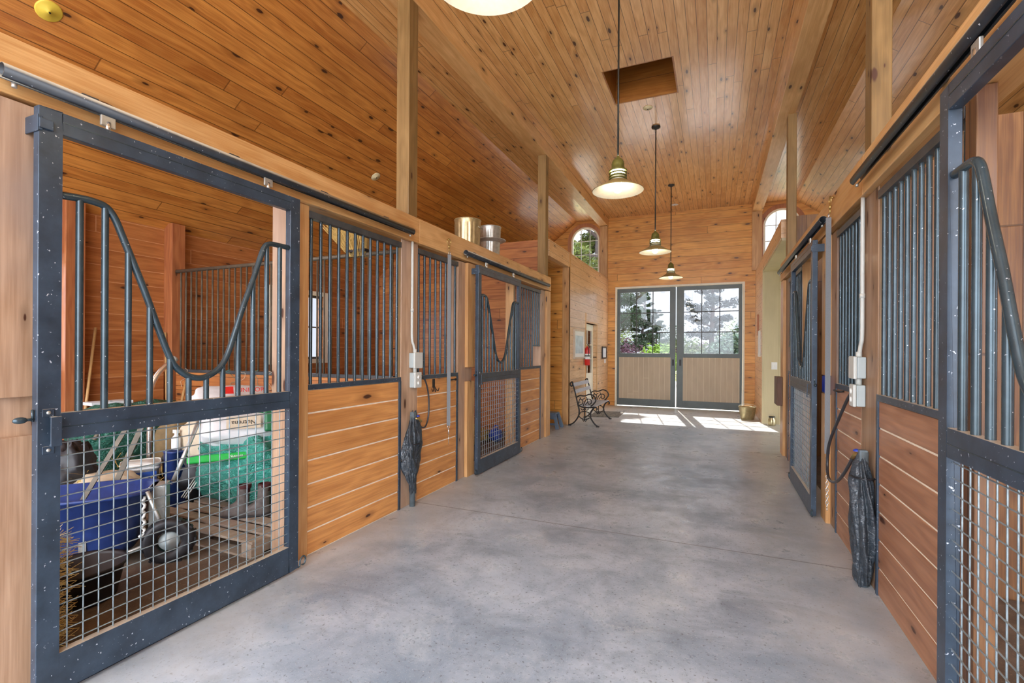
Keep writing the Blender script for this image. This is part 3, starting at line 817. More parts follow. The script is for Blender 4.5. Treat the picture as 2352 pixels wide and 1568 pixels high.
# ================================================================ OBJECTS
def xf(b, mat): b.v = [tuple(mat @ Vector(v)) for v in b.v]; return b
def place(loc, rz=0, rx=0, ry=0): return Matrix.Translation(loc) @ Matrix.Rotation(rz, 4, 'Z') @ Matrix.Rotation(ry, 4, 'Y') @ Matrix.Rotation(rx, 4, 'X')

# ---- pendant lamps
def pendant(y, label):
    x, z = -.90, 3.085
    t = thing('pendant_lamp', label, 'lamp', (x, y, z), 'pendant lamps down the middle of the aisle')
    c = (x, y, z)
    MB().lathe([(.250, 0), (.252, .004), (.20, .032), (.13, .070), (.092, .098), (.080, .100)], c, 48).build('shade', 'shadetop', t)
    MB().lathe([(.249, -.001), (.197, .026), (.128, .062), (.085, .088), (.070, .10), (.066, .16), (0, .165)], c, 48).build('reflector', 'shadein', t)
    MB().lathe([(.066, .10), (.066, .205), (0, .206)], c, 32).build('louvre_core', 'louvre', t)
    for i in range(4):
        MB().lathe([(.070, .112 + i * .027), (.088, .112 + i * .027), (.090, .118 + i * .027), (.088, .123 + i * .027), (.070, .123 + i * .027)], c, 32).build('louvre_ring', 'olive', t)
    MB().lathe([(.070, .214), (.072, .205), (.064, .205), (.062, .255), (.058, .285), (.044, .310), (.022, .325), (.014, .338), (.012, .345)], c, 32).build('socket_cap', 'olive', t)
    MB().tube([(x, y, z + .335), (x, y, 5.09)], .0095, 10).build('rod', 'olivedark', t)
    MB().lathe([(.012, 5.06), (.03, 5.075), (.066, 5.088), (.070, 5.11)], (x, y, 0), 32).build('canopy', 'olivedark', t)
    MB().lathe([(0, -.022), (.022, -.016), (.040, 0), (.047, .022), (.042, .048), (.026, .075), (.018, .10)], c, 24).build('bulb', 'bulb', t)
    return t
pendant(1.81, 'nearest hanging lamp, its white shade cut off by the top picture edge')
pendant(4.78, 'large hanging lamp with ringed neck and lit bulb, second from the camera')
pendant(7.99, 'hanging lamp third from the camera, in front of the far plank wall')
pendant(10.93, 'smallest and lowest-looking hanging lamp, just above the far doors')
pendant(-1.25, 'hanging lamp behind the camera at the near end of the aisle')

# ---- discs on the ceilings
def disc(x, y, z, mat, label, tilt=0, r=.06):
    b = MB().lathe([(0, -.018), (.014, -.018), (.016, -.012), (r * .9, -.010), (r, -.004), (r, 0), (0, 0)], (0, 0, 0), 28)
    xf(b, Matrix.Translation((x, y, z)) @ Matrix.Rotation(tilt, 4, 'Y'))
    t = thing('heat_detector', label, 'heat detector', (x, y, z), 'round heat detectors on the ceiling boards')
    b.build('cover', mat, t)
    p = MB().tube([(0, 0, -.018), (0, 0, -.03)], .006, 8); xf(p, Matrix.Translation((x, y, z)) @ Matrix.Rotation(tilt, 4, 'Y')); p.build('sensor_pin', 'iron', t)
disc(-4.863, 2.035, 4.157, 'discy', 'yellow round disc on the sloped ceiling, top left corner', -math.atan(.755), .085)
disc(-4.85, 5.971, 4.165, 'disc', 'small cream disc on the sloped ceiling left of the tall post', -math.atan(.755), .075)
disc(-.942, 7.32, 5.11, 'disc', 'small cream disc on the flat ceiling just past the square light well', 0, .07)
disc(-.939, 12.44, 5.11, 'white', 'small white disc on the ceiling near the far wall', 0, .08)

# ---- conduit, boxes, hoses, wrapped hydrants on the two middle posts
def electrics(s, xw, yc, tagl):
    X = lambda d: xw + s * d
    t = thing('electrical_conduit', 'white conduit and %s outlet boxes running down the %s post' % (('two small', 'left') if s > 0 else ('two large', 'right')), 'conduit', (X(.02), yc, 1.2))
    MB().tube(bezier([(X(.022), yc + .02, HB), (X(.022), yc + .02, 2.0), (X(.022), yc + .02, 1.62), (X(.024), yc + .045, 1.54), (X(.03), yc + .06, 1.47)], 4), .0125, 12).build('conduit_pipe', 'offwhite', t)
    o = MB().tube([(X(.022), yc + .02, 1.86), (X(.022), yc + .02, 1.89)], .016, 12).tube([(X(.03), yc + .06, 1.455), (X(.03), yc + .06, 1.50)], .018, 12).tube([(X(.03), yc + .06, 1.27), (X(.03), yc + .06, 1.35)], .018, 12); o.build('coupling', 'offwhite', t)
    d0, d1, d2 = .002, .052, .074
    b = MB().box(X(d0), yc, 1.32, X(d1), yc + .13, 1.465); a = b.build('junction_box', 'grey', t, .006)
    MB().box(X(d1 + .001), yc - .004, 1.316, X(d2), yc + .134, 1.469).build('box_cover', 'offwhite', a, .006)
    b = MB().box(X(d0), yc + .01, 1.13, X(d1), yc + .11, 1.275); a = b.build('outlet_box', 'grey', t, .006)
    c = MB().box(X(d1 + .001), yc + .004, 1.127, X(d2), yc + .116, 1.279).build('outlet_cover', 'offwhite', a, .008)
    for z in (1.175, 1.232):
        MB().lathe([(0, 0), (.019, 0), (.017, .006), (0, .008)] if s > 0 else [(0, 0), (.019, 0), (.017, -.006), (0, -.008)], (X(d2), yc + .06, z), 16, 'X').build('outlet', 'white', a)
    return t
electrics(1, XLw, 3.835, '')
electrics(-1, XRw, 3.855, '')

def hydrant(s, xw, yc, label, big=0, seed=3):
    from mathutils import noise as nz
    X = lambda d: xw + s * d
    t = thing('wrapped_water_pipe', label, 'water pipe', (X(.05), yc, 0))
    MB().tube([(X(.05), yc, 0), (X(.05), yc, .86)], .027, 16).build('pipe', 'pipe', t)
    b = MB(); n = 60; zs = 60; vs = []
    z0, z1 = (.13, .90) if not big else (.01, .84)
    for j in range(zs + 1):
        f = j / zs; z = z0 + (z1 - z0) * f
        if big: w = .050 + .030 * sin(pi * f ** .8) - .018 * max(0, f - .8) * 5
        else: w = .034 + .045 * max(0, sin(pi * min(1, max(0, (f - .12) / .80)))) ** .8
        if f > .93: w *= 1 - (f - .93) * 5
        tw = f * 1.6 * s
        for i in range(n):
            a = 2 * pi * i / n
            d = Vector((cos(a + tw), sin(a + tw), 0))
            fold = abs(nz.noise(Vector((d.x * 1.7, d.y * 1.7, z * 1.4 + seed)))) * 2 - .4      # sharp creases
            fold2 = abs(nz.noise(Vector((d.x * 3.6 + 9, d.y * 3.6, z * 7 + seed)))) * 2 - .3
            k = 1 + (.55 if big else .62) * fold + (.22 if big else .34) * fold2
            vs.append((X(.055 + .7 * w * k * cos(a)), yc + w * k * sin(a) * 1.1 + .022 * sin(f * 5 + seed) * (1 - .3 * big), z + .015 * sin(3 * a + seed) * (f < .03 or f > .97)))
    fs = [(j * n + i, j * n + (i + 1) % n, (j + 1) * n + (i + 1) % n, (j + 1) * n + i) for j in range(zs) for i in range(n)]
    b.add(vs, fs, True); b.build('plastic_wrap', 'blackplastic', t)
    a_ = MB()
    for z in ((.70,) if big else (.60,)): a_.tube([(X(.055 + .062 * cos(q)), yc + .085 * sin(q) * (1 if big else .8), z) for q in [2 * pi * k / 20 for k in range(20)]], .006, 6, closed=True)
    a_.build('tie_band', 'black', t)
    MB().tube([(X(.055), yc, .85 if not big else .80), (X(.055), yc, .90 if not big else .87)], .030, 4).build('pipe_cap', 'pipe', t)
    o = MB().tube([(X(.06), yc, .84), (X(.085), yc + .05, .83), (X(.09), yc + .085, .80)], .013, 10).build('spigot', 'brass', t)
    MB().lathe([(.022, 0), (.024, .006), (.012, .014), (0, .015)], (X(.075), yc + .045, .852), 12).build('valve_knob', 'blue', o)
    return t
hydrant(1, XLw, 3.835, 'water pipe on the left post loosely wrapped in black plastic', 0, 3)
hydrant(-1, XRw, 3.705, 'thick bundle of black plastic around the water pipe on the right post', 1, 8)
def cable(pts, r, mat, name, label, cat, n=8):
    o = MB().tube(bezier(pts, n), r, 10).build(name, mat); return tag(o, label, cat)
cable([(XLw + .06, 3.95, 1.24), (XLw + .06, 4.0, 1.225), (XLw + .065, 4.06, 1.12), (XLw + .065, 4.09, .98), (XLw + .065, 4.08, .82), (XLw + .07, 4.02, .735), (XLw + .08, 3.93, .745), (XLw + .09, 3.885, .80)], .0085, 'cordm', 'supply_hose', 'thin black hose looping from the left outlet box to the wrapped pipe', 'hose')
cable([(XRw - .05, 3.94, 1.225), (XRw - .06, 4.02, 1.19), (XRw - .08, 4.20, 1.02), (XRw - .09, 4.48, .78), (XRw - .09, 4.56, .60), (XRw - .10, 4.45, .50), (XRw - .10, 4.22, .53), (XRw - .10, 3.99, .64), (XRw - .09, 3.80, .79)], .011, 'cordm', 'supply_hose', 'thick black hose in a big loop from the right outlet box', 'hose')

# ---- cross-tie straps
def strap(s, xw, y, d, ztop, z0, z1, label, chain):
    X = lambda e: xw + s * e
    t = thing('cross_tie_strap', label, 'strap', (X(d), y, ztop))
    MB().tube([(X(.04), y, ztop + .04), (X(.07), y, ztop + .04)], .006, 8).build('eye_bolt', 'brass', t)
    ring = [(X(.07), y + .036 * cos(a), ztop + .015 + .036 * sin(a)) for a in [2 * pi * k / 20 for k in range(20)]]
    MB().tube(ring, .0045, 8, closed=True).build('ring', 'brass', t)
    MB().tube([(X(.07), y, ztop - .02), (X(.07), y, ztop - .05)], .009, 10).tube([(X(.07), y, ztop - .05), (X(.07), y, ztop - .085)], .006, 8).build('snap_hook', 'brass', t)
    for zc, nm in ((z0 + .012, 'dee_ring'), (z1 - .012, 'end_ring')):
        MB().tube([(X(d), y + .018 * cos(a), zc + .018 * sin(a)) for a in [2 * pi * k / 16 for k in range(16)]], .0035, 8, closed=True).build(nm, 'chrome', t)
    wv = Vector((.86, .51, 0)) if s > 0 else Vector((.98, -.18, 0)); tv = Vector((-wv.y, wv.x, 0))
    MB().obox((X(d), y, (z0 + z1) / 2), wv * .019, tv * .0018, (0, 0, (z0 - z1) / 2)).build('webbing', 'strap', t)
    MB().obox((X(d), y, z1 + .06), wv * .020, tv * .005, (0, 0, .035)).build('stitched_fold', 'strap', t)
    if chain:
        z = z1 - .035; k = 0
        while z > chain:
            pr = .009; b = MB()
            pts = [((X(d), y + pr * cos(a), z + .018 * sin(a)) if k % 2 else (X(d) + pr * cos(a), y, z + .018 * sin(a))) for a in [2 * pi * q / 12 for q in range(12)]]
            b.tube(pts, .0026, 6, closed=True).build('chain_link', 'chrome', t); z -= .026; k += 1
        MB().tube([(X(d), y + .010 * cos(a), z + .012 * sin(a)) for a in [2 * pi * k / 12 for k in range(12)]], .003, 6, closed=True).build('snap_end', 'chrome', t)
    else:
        MB().tube([(X(d), y, z1 - .03), (X(d), y, z1 - .09)], .008, 8).tube([(X(d), y, z1 - .09), (X(d), y, z1 - .20)], .003, 6).build('panic_snap', 'chrome', t)
strap(1, XLw, 4.46, .075, 2.64, 2.52, .68, 'grey webbing strap hanging from a brass ring on the left header beam', 0)
strap(-1, XRw, 4.62, .08, 2.72, 2.60, .66, 'grey webbing strap ending in a chain, hanging on the right', .22)
# hooks on the narrow left stall front
def hook(y):
    t = thing('triple_hook', 'old iron triple hook on the narrow left stall front', 'hook', (XLw, y, 1.12))
    x = XLw + .006
    MB().box(XLw, y - .022, 1.10, XLw + .006, y + .022, 1.19).build('back_plate', 'iron', t, .002)
    for dy in (-1, 0, 1):
        MB().tube(bezier([(x, y, 1.13), (x + .012, y + dy * .025, 1.08), (x + .02, y + dy * .055, 1.065 - .012 * (dy == 0)), (x + .02, y + dy * .068, 1.095 - .02 * (dy == 0))], 4), .004, 8).build('hook_arm', 'iron', t)
hook(4.275)
o = MB().tube([(XLw, 4.55, 1.17), (XLw + .035, 4.56, 1.165), (XLw + .035, 4.66, 1.165)], .008, 8).blob((XLw + .035, 4.68, 1.165), (.014, .03, .014), 0, 1, 12, 8).build('door_latch', 'iron'); tag(o, 'small sliding latch under the top rail, right of the grey strap', 'latch')
o = MB().tube([(XRw, 4.45, 1.19), (XRw - .035, 4.46, 1.185), (XRw - .035, 4.62, 1.185)], .008, 8).build('door_latch', 'iron'); tag(o, 'small sliding latch beside the hose on the right stall front', 'latch')
o = MB().box(XRw - .004, 4.985, 1.13, XRw - .034, 5.115, 1.285).build('blue_bucket', 'blue', None, .01); tag(o, 'blue bucket, modelled as a block, in the notch of the right jamb post', 'salt block')  # plain block standing in for a blue bucket inside the stall

# ---- loft shelf with cans, behind the left header
o = MB().box(-3.30, 4.0, 2.74, -2.87, 7.83, 2.775).build('loft_shelf', 'postlow'); tag(o, 'plank shelf lying behind the second left header beam', 'shelf')
M['canmat'] = M['galvgold']
def ribbed(c, r0, r1, h, n=72, mat='galvgold', parent=None, name='body', amp=.02):
    b = MB(); vs = []; zs = [0, .06, .1, .5, .86, .9, .97, 1.0]
    for f in zs:
        rr = r0 + (r1 - r0) * f
        for i in range(n):
            a = 2 * pi * i / n; k = 1 + (amp * (1 if (i // 2) % 2 else -1) if .08 < f < .88 else 0)
            vs.append((c[0] + rr * k * cos(a), c[1] + rr * k * sin(a), c[2] + h * f))
    m = len(zs); fs = [(j * n + i, j * n + (i + 1) % n, (j + 1) * n + (i + 1) % n, (j + 1) * n + i) for j in range(m - 1) for i in range(n)]
    fs.append(tuple(range(n))[::-1]); b.add(vs, fs, True)
    o = b.build(name, mat, parent)
    MB().tube([(c[0] + r1 * cos(2 * pi * k / 32), c[1] + r1 * sin(2 * pi * k / 32), c[2] + h) for k in range(32)], .007, 8, closed=True).build('rolled_rim', mat, parent)
    return o
t = thing('trash_can', 'tall galvanized ribbed can standing above the left header beam', 'can', (-3.05, 5.63, 2.775)); ribbed((-3.05, 5.63, 2.775), .155, .175, .44, parent=t)
MB().tube([(-2.875, 5.60, 3.12), (-2.85, 5.60, 3.10), (-2.85, 5.68, 3.10), (-2.875, 5.68, 3.12)], .005, 8).build('handle', 'galv', t)
t = thing('metal_tub', 'shorter shiny metal tub sitting in a shallow pan above the left header beam', 'tub', (-3.02, 6.26, 2.80)); ribbed((-3.02, 6.26, 2.85), .135, .158, .42, mat='galv', parent=t, amp=.012)
MB().lathe([(0, 2.776), (.12, 2.776), (.135, 2.85), (.12, 2.852)], (-3.02, 6.26, 0), 32).build('foot', 'galv', t)
b = MB().lathe([(.15, 3.075), (.225, 3.105), (.232, 3.112), (.228, 3.116), (.150, 3.085)], (-3.02, 6.26, 0), 40)
o = b.build('lid_pan', 'galv'); tag(o, 'wide shallow metal lid leaning round the base of the shiny tub', 'lid'); o.location.z = -.03

# ---- bench
def bench():
    x0, y0, y1 = -2.66, 9.22, 10.42        # back plane near the wall, seat faces the aisle (+X)
    t = thing('garden_bench', 'small bench with ornate black cast-iron ends and silvered slats, by the left wall', 'bench', (-2.4, 9.8, 0))
    for y in (y0, y1):
        b = MB(); P = lambda x, z: (x0 + x, y, z)
        T = lambda pts, r=.011: b.tube(bezier([P(*q) for q in pts], 5), r, 8)
        T([(.02, .86), (.0, .82), (.03, .78), (.06, .83), (.045, .87), (.02, .86)], .012)
        T([(.045, .86), (.09, .72), (.13, .56), (.165, .42)], .014)                      # back
        T([(.165, .42), (.24, .38), (.36, .37), (.50, .385), (.545, .36), (.53, .325)], .014)      # seat rail
        T([(.13, .56), (.2, .60), (.3, .60), (.40, .635), (.49, .60), (.52, .52), (.47, .44), (.42, .40)], .013)   # arm
        T([(.17, .43), (.20, .53), (.26, .50), (.25, .44), (.20, .42)], .009)
        T([(.27, .40), (.31, .50), (.37, .54), (.43, .52), (.43, .46), (.38, .44), (.36, .49)], .009)
        T([(.20, .57), (.24, .52), (.30, .56)], .008); T([(.33, .58), (.36, .50), (.31, .42)], .008)
        T([(.165, .42), (.19, .30), (.17, .18), (.08, .06), (.0, .015)], .015)          # rear leg
        T([(.50, .385), (.43, .30), (.42, .18), (.50, .06), (.56, .015)], .015)         # front leg
        T([(.18, .20), (.22, .27), (.30, .295), (.38, .27), (.425, .20), (.37, .155), (.30, .14), (.23, .155), (.18, .20)], .010)
        T([(.30, .37), (.30, .25), (.30, .13)], .010); T([(.25, .15), (.28, .10), (.30, .13), (.32, .10), (.35, .15)], .008)
        T([(.22, .35), (.26, .32), (.30, .35), (.34, .32), (.38, .35)], .008)
        for xx in (.0, .56): b.box(x0 + xx - .03, y - .02, 0, x0 + xx + .03, y + .02, .022)
        b.build('cast_iron_end', 'iron', t)
    for q, (x, z, dx, dz) in enumerate(((.055, .81, .012, .036), (.095, .68, .014, .036))):
        c = (x0 + x + .018, (y0 + y1) / 2, z); b = MB().obox(c, (.009, 0, .003), (0, (y1 - y0) / 2, 0), (-.012, 0, .036)); b.build('back_slat', 'slats', t, .003)
    for i in range(5):
        x = .20 + i * .075
        MB().obox((x0 + x, (y0 + y1) / 2, .398 + .01 * abs(i - 2) / 2), (.031, 0, 0), (0, (y1 - y0) / 2, 0), (0, 0, .009)).build('seat_slat', 'slats', t, .003)
bench()
# stool in the recess
def stool():
    x, y = -2.93, 8.80
    t = thing('step_stool', 'slate-blue plastic step stool on the floor in the left recess', 'stool', (x, y, 0))
    w, d, h = .19, .15, .30
    MB().box(x - w * .78, y - d * .8, h - .03, x + w * .78, y + d * .8, h).build('top', 'slate', t, .008)
    for sx in (-1, 1):
        for sy in (-1, 1):
            b = MB(); a = Vector((x + sx * w * .66, y + sy * d * .66, h - .03)); c = Vector((x + sx * w, y + sy * d, 0))
            b.tube([c, a], [.042, .034], 4); b.build('leg', 'slate', t)
    for sy in (-1, 1): MB().box(x - w * .8, y + sy * d * .85 - .006, h - .12, x + w * .8, y + sy * d * .85 + .006, h - .03).build('apron', 'slate', t)
    MB().box(x - w * .9, y - d * .95, .07, x + w * .9, y - d * .88, .11).build('rung', 'slate', t)
stool()
o = MB().add([(-2.62, 10.55, .002), (-1.98, 10.75, .002), (-2.02, 11.75, .002), (-2.66, 11.55, .002), (-2.62, 10.55, .014), (-1.98, 10.75, .014), (-2.02, 11.75, .014), (-2.66, 11.55, .014)], [(0, 1, 2, 3), (4, 5, 6, 7), (0, 1, 5, 4), (1, 2, 6, 5), (2, 3, 7, 6), (3, 0, 4, 7)]).build('door_mat', 'matrug'); tag(o, 'dark patterned mat on the floor by the white half-glass door', 'mat')
# pictures, extinguisher, clipboard on the left wall
def framed(name, x, s, y0, y1, z0, z1, fm, label, cat, art='bluepaint'):
    X = lambda d: x + s * d
    t = thing(name, label, cat, (x, (y0 + y1) / 2, (z0 + z1) / 2)); w = .035
    b = MB().box(X(0), y0, z0, X(.03), y0 + w, z1).box(X(0), y1 - w, z0, X(.03), y1, z1).box(X(0), y0 + w, z0, X(.03), y1 - w, z0 + w).box(X(0), y0 + w, z1 - w, X(.03), y1 - w, z1); b.build('frame', fm, t)
    MB().box(X(0), y0 + w, z0 + w, X(.016), y1 - w, z1 - w).build('paper_mount', 'paper', t)
    if art: MB().box(X(.016), y0 + .13, z0 + .11, X(.018), y1 - .13, z1 - .13).build('print', art, t)
framed('framed_picture', XL + .001, 1, 9.60, 10.46, 1.32, 1.94, 'picmat', 'framed pale blue print on the left aisle wall above the bench', 'picture')
framed('notice_board', XL + .001, 1, 12.30, 12.80, 1.28, 1.60, 'iron', 'small dark-framed notice left of the far doors', 'notice', None)
o = MB().box(XL + .0, 12.62, 1.16, XL + .004, 12.80, 1.27).build('paper_note', 'paper'); tag(o, 'small paper note pinned below the dark-framed notice', 'paper note')
def extinguisher():
    x, y = XL + .075, 10.50
    t = thing('fire_extinguisher', 'red fire extinguisher hanging beside the white half-glass door', 'fire extinguisher', (x, y, 1.2))
    MB().lathe([(0, 1.16), (.05, 1.16), (.06, 1.175), (.06, 1.50), (.05, 1.545), (.02, 1.57), (.02, 1.59), (0, 1.59)], (x, y, 0), 24).build('cylinder', 'red', t)
    MB().lathe([(.0615, 1.30), (.0615, 1.42)], (x, y, 0), 24).build('label_band', 'paper', t)
    MB().lathe([(.064, 1.36), (.064, 1.385)], (x, y, 0), 24).build('holding_strap', 'iron', t)
    MB().box(x - .015, y - .015, 1.585, x + .015, y + .015, 1.62).build('valve', 'brass', t)
    MB().tube([(x, y - .01, 1.62), (x + .03, y + .05, 1.66)], .009, 6).tube([(x, y - .01, 1.61), (x + .035, y + .05, 1.625)], .007, 6).build('lever', 'iron', t)
    MB().tube(bezier([(x, y, 1.60), (x + .04, y - .05, 1.60), (x + .05, y - .07, 1.50), (x + .04, y - .065, 1.36)], 5), .008, 8).build('hose', 'black', t)
    MB().box(XL, y - .02, 1.3, XL + .02, y + .02, 1.55).build('wall_bracket', 'iron', t)
extinguisher()
# right: switch, bucket, jar, whiteboard, tack board
def switch():
    x, y, z = 1.118, 11.145, 1.20
    t = thing('light_switch', 'white light switch on the tan recess wall', 'switch', (x, y, z))
    MB().box(x - .055, y - .008, z - .075, x + .055, y, z + .075).build('plate', 'white', t, .003)
    for dx in (-.022, .022): MB().box(x + dx - .012, y - .016, z - .03, x + dx + .012, y - .008, z + .03).build('toggle', 'white', t, .002)
switch()
t = thing('bucket', 'weathered metal bucket on the floor at the right end of the far doors', 'bucket', (.66, 11.75, 0))
MB().lathe([(0, 0), (.13, 0), (.135, .01), (.18, .27), (.186, .275), (.175, .27), (.128, .02), (0, .02)], (.66, 11.75, 0), 32).build('pail', 'galvgold', t)
MB().tube([(.66 + .18 * cos(a), 11.75, .27 + .06 * sin(a)) for a in [pi * k / 14 for k in range(15)]], .004, 6).build('bail_handle', 'galv', t)
t = thing('glass_jar', 'golden jar with a wire handle on the floor by the tan wall', 'jar', (1.06, 10.95, 0))
MB().lathe([(0, 0), (.06, 0), (.068, .015), (.068, .12), (.05, .15), (.05, .165), (0, .165)], (1.06, 10.95, 0), 24).build('body', 'galvgold', t)
MB().lathe([(.055, .162), (.057, .185), (0, .187)], (1.06, 10.95, 0), 24).build('lid', 'olivedark', t)
MB().tube([(1.06 + .07 * cos(a), 10.95, .16 + .07 * sin(a)) for a in [pi * k / 12 for k in range(13)]], .003, 6).build('wire_handle', 'galv', t)
o = MB().box(XR2 - .02, 11.55, 1.38, XR2, 11.95, 1.95).build('whiteboard', 'paper', None, .003); tag(o, 'small white board on the short wall right of the far doors', 'whiteboard')
o = MB().box(XR2 - .035, 11.98, 1.85, XR2, 12.03, 2.32).build('measuring_stick', 'redpost', None, .003); tag(o, 'slim dark wooden strip upright on the short right wall', 'wooden strip')
t = thing('tack_board', 'dark rough wooden board fixed to the right corner post, rope coiled behind', 'board', (XRw - .06, 7.95, .95))
MB().box(XRw - .11, 7.80, .72, XRw - .040, 8.16, 1.13).build('board', 'darkboard', t, .006)
MB().tube([(XRw - .09, 8.19 + .05 * cos(a * 1.03), .86 + .14 * sin(a)) for a in [2 * pi * k / 16 for k in range(48)]], .008, 6).build('rope_coil', 'beige', t)

# ================================================================ CLUTTER IN THE NEAR LEFT STALL
rnd = random.Random(11)
def superbox(c, L, Wd, z0, z1, rz, f0, mat, name, parent, th=.012, n=48, p=4):
    b = MB(); vs = []
    lev = [(0.0, z0, f0), (.0, z0, f0), (.0, z1, 1.0), (1, z1, 1.05), (1, z1 - .02, 1.05), (1, z1 - .02, .99)]
    prof = [(f0 * .0, z0), (f0, z0), (f0 + .02, z0 + .03), (1.0, z1), (1.06, z1), (1.06, z1 - .02), (1.03, z1 - .02), (1.03, z1 - .012), (.97, z1 - .012), (f0 - .02, z0 + .03), (0, z0 + .03)]
    for f, z in prof:
        for i in range(n):
            a = 2 * pi * i / n; ca, sa = cos(a), sin(a)
            k = (abs(ca) ** p + abs(sa) ** p) ** (-1 / p)
            vs.append((L / 2 * f * k * ca, Wd / 2 * f * k * sa, z))
    fs = [(j * n + i, j * n + (i + 1) % n, (j + 1) * n + (i + 1) % n, (j + 1) * n + i) for j in range(len(prof) - 1) for i in range(n)]
    b.add(vs, fs, True); xf(b, place((c[0], c[1], 0), rz)); return b.build(name, mat, parent)
def cart():
    c = Vector((-4.06, 1.86, 0)); rz = radians(48)
    t = thing('garden_cart', 'dark blue plastic tub cart with one black wheel and grey tube handles', 'cart', (-4.06, 1.86, 0))
    R = place(c, rz)
    superbox(c, .86, .50, .10, .50, rz, .80, 'bluetub', 'tub', t)
    for sy in (-.18, .18):
        b = MB().tube(bezier([(-.62, sy, .10), (-.3, sy, .075), (.2, sy, .075), (.42, sy * .9, .12), (.50, sy * .4, .17)], 5), .013, 8); xf(b, R).build('frame_tube', 'galv', t)
    for sy in (-.2, .2):
        b = MB().box(.08, sy - .015, .02, .12, sy + .015, .26).box(.04, sy - .015, 0.0, .16, sy + .015, .02); xf(b, R).build('leg', 'galv', t)
    w = MB().lathe([(.075, -.035), (.13, -.04), (.15, -.03), (.158, 0), (.15, .03), (.13, .04), (.075, .035), (.075, -.035)], (.58, -.24, .158), 36, 'Y'); w = xf(w, R).build('wheel', 'black', t)
    b = MB().lathe([(0, -.040), (.018, -.040), (.026, -.026), (.060, -.016), (.066, 0), (.06, .02), (0, .03)], (.58, -.24, .158), 24, 'Y'); xf(b, R).build('hub', 'grey', w)
    b = MB()
    for k in range(22):
        a = 2 * pi * k / 22
        b.obox((.58 + .156 * cos(a), -.24 + (.012 if k % 2 else -.012), .158 + .156 * sin(a)), (.006 * cos(a), 0, .006 * sin(a)), (0, .022, 0), (-.010 * sin(a), 0, .010 * cos(a)))
    xf(b, R).build('tyre_tread', 'black', w)
    b = MB().tube([(.58, -.24, .158), (.50, -.05, .17)], .012, 8); xf(b, R).build('axle', 'galv', t)
    b = MB().tube([(.56, -.20, .17), (.44, -.18, .50)], .013, 8); xf(b, R).build('strut', 'galv', t)
    b = MB().box(.42, -.06, .16, .52, .10, .50); xf(b, R).build('front_plate', 'galv', t, .004)
    # flat-bar handles leaning up to the right, and the curved push bar
    MB().obox((-3.97, 1.99, .69), (.012, .010, 0), (.005, -.006, 0), (.045, .11, .24)).build('handle_bar', 'brownbar', t)
    MB().obox((-4.2, 2.29, .74), (.015, .012, 0), (.005, -.006, 0), (.05, .10, .30)).build('handle_bar', 'brownbar', t)
    MB().tube(bezier([(-4.2, 2.03, .82), (-4.2, 2.08, .89), (-4.2, 2.18, .945), (-4.2, 2.35, .955), (-4.2, 2.60, .965), (-4.2, 2.80, .955), (-4.2, 2.95, .95)], 5), .014, 10).build('push_bar', 'brownbar', t)
    MB().tube([(-4.05, 2.50, .42), (-4.2, 2.84, .93)], .018, 10).build('brace_tube', 'galv', t)
    return t
cart()
# white twisted rope tied to the tub rim
o = MB().tube([(-3.66 + .008 * sin(k * 1.3), 2.06 + .008 * cos(k * 1.3), .46 - k * .012) for k in range(22)], .010, 6).blob((-3.66, 2.06, .19), (.03, .03, .012), 0, 1, 12, 8).build('rope_end', 'white'); tag(o, 'short white twisted rope end hanging from the blue cart', 'rope')
# pallet
def pallet():
    t = thing('wooden_pallet', 'weathered wooden pallet on the mat under the teal tarp', 'pallet', (-3.60, 2.95, 0.014))
    x0, x1, y0, y1 = -4.30, -2.99, 2.38, 3.70
    M['palx'] = M['palletw']
    for i in range(3): MB().box(x0 + i * .60, y0, .03, x0 + .10 + i * .60, y1, .115).build('stringer', 'palletw', t)
    for i in range(9): MB().box(x0, y0 + i * .15, .116, x1, y0 + i * .15 + .105, .134).build('deck_board', 'palletw', t, .002)
    for i in range(3): MB().box(x0, y0 + i * .60, .014, x1, y0 + i * .60 + .10, .029).build('bottom_board', 'palletw', t)
pallet()
ZP = .134
o = MB().blob((-3.98, 3.22, .46), (.50, .42, .36), .20, 4, 64, 36, flat=-.32, freq=1.9, power=.75).build('tarp_bundle', 'teal'); tag(o, 'big glossy teal tarp bundle on the pallet behind the boots', 'tarp bundle')
o = MB().blob((-3.30, 3.36, .42), (.34, .34, .34), .22, 9, 48, 28, flat=-.28, freq=2.2, power=.8).build('tarp_bundle', 'teal'); tag(o, 'smaller teal tarp bundle at the right end of the pallet', 'tarp bundle')
o = MB().blob((-5.75, 3.15, .44), (.30, .58, .46), .16, 21, 48, 30, flat=-.42, freq=2.0, power=.7).build('tarp_bundle', 'teal2'); tag(o, 'dark green tarp covering a stack against the back of the stall', 'tarp bundle')
def bag(name, c, r, rz, mat, label, seed, tilt=0):
    t = thing(name, label, 'bag', c)
    b = MB().blob((0, 0, 0), r, .10, seed, 40, 24, freq=1.6, power=.55); xf(b, place(c, rz, tilt)); b.build('sack', mat, t); return t
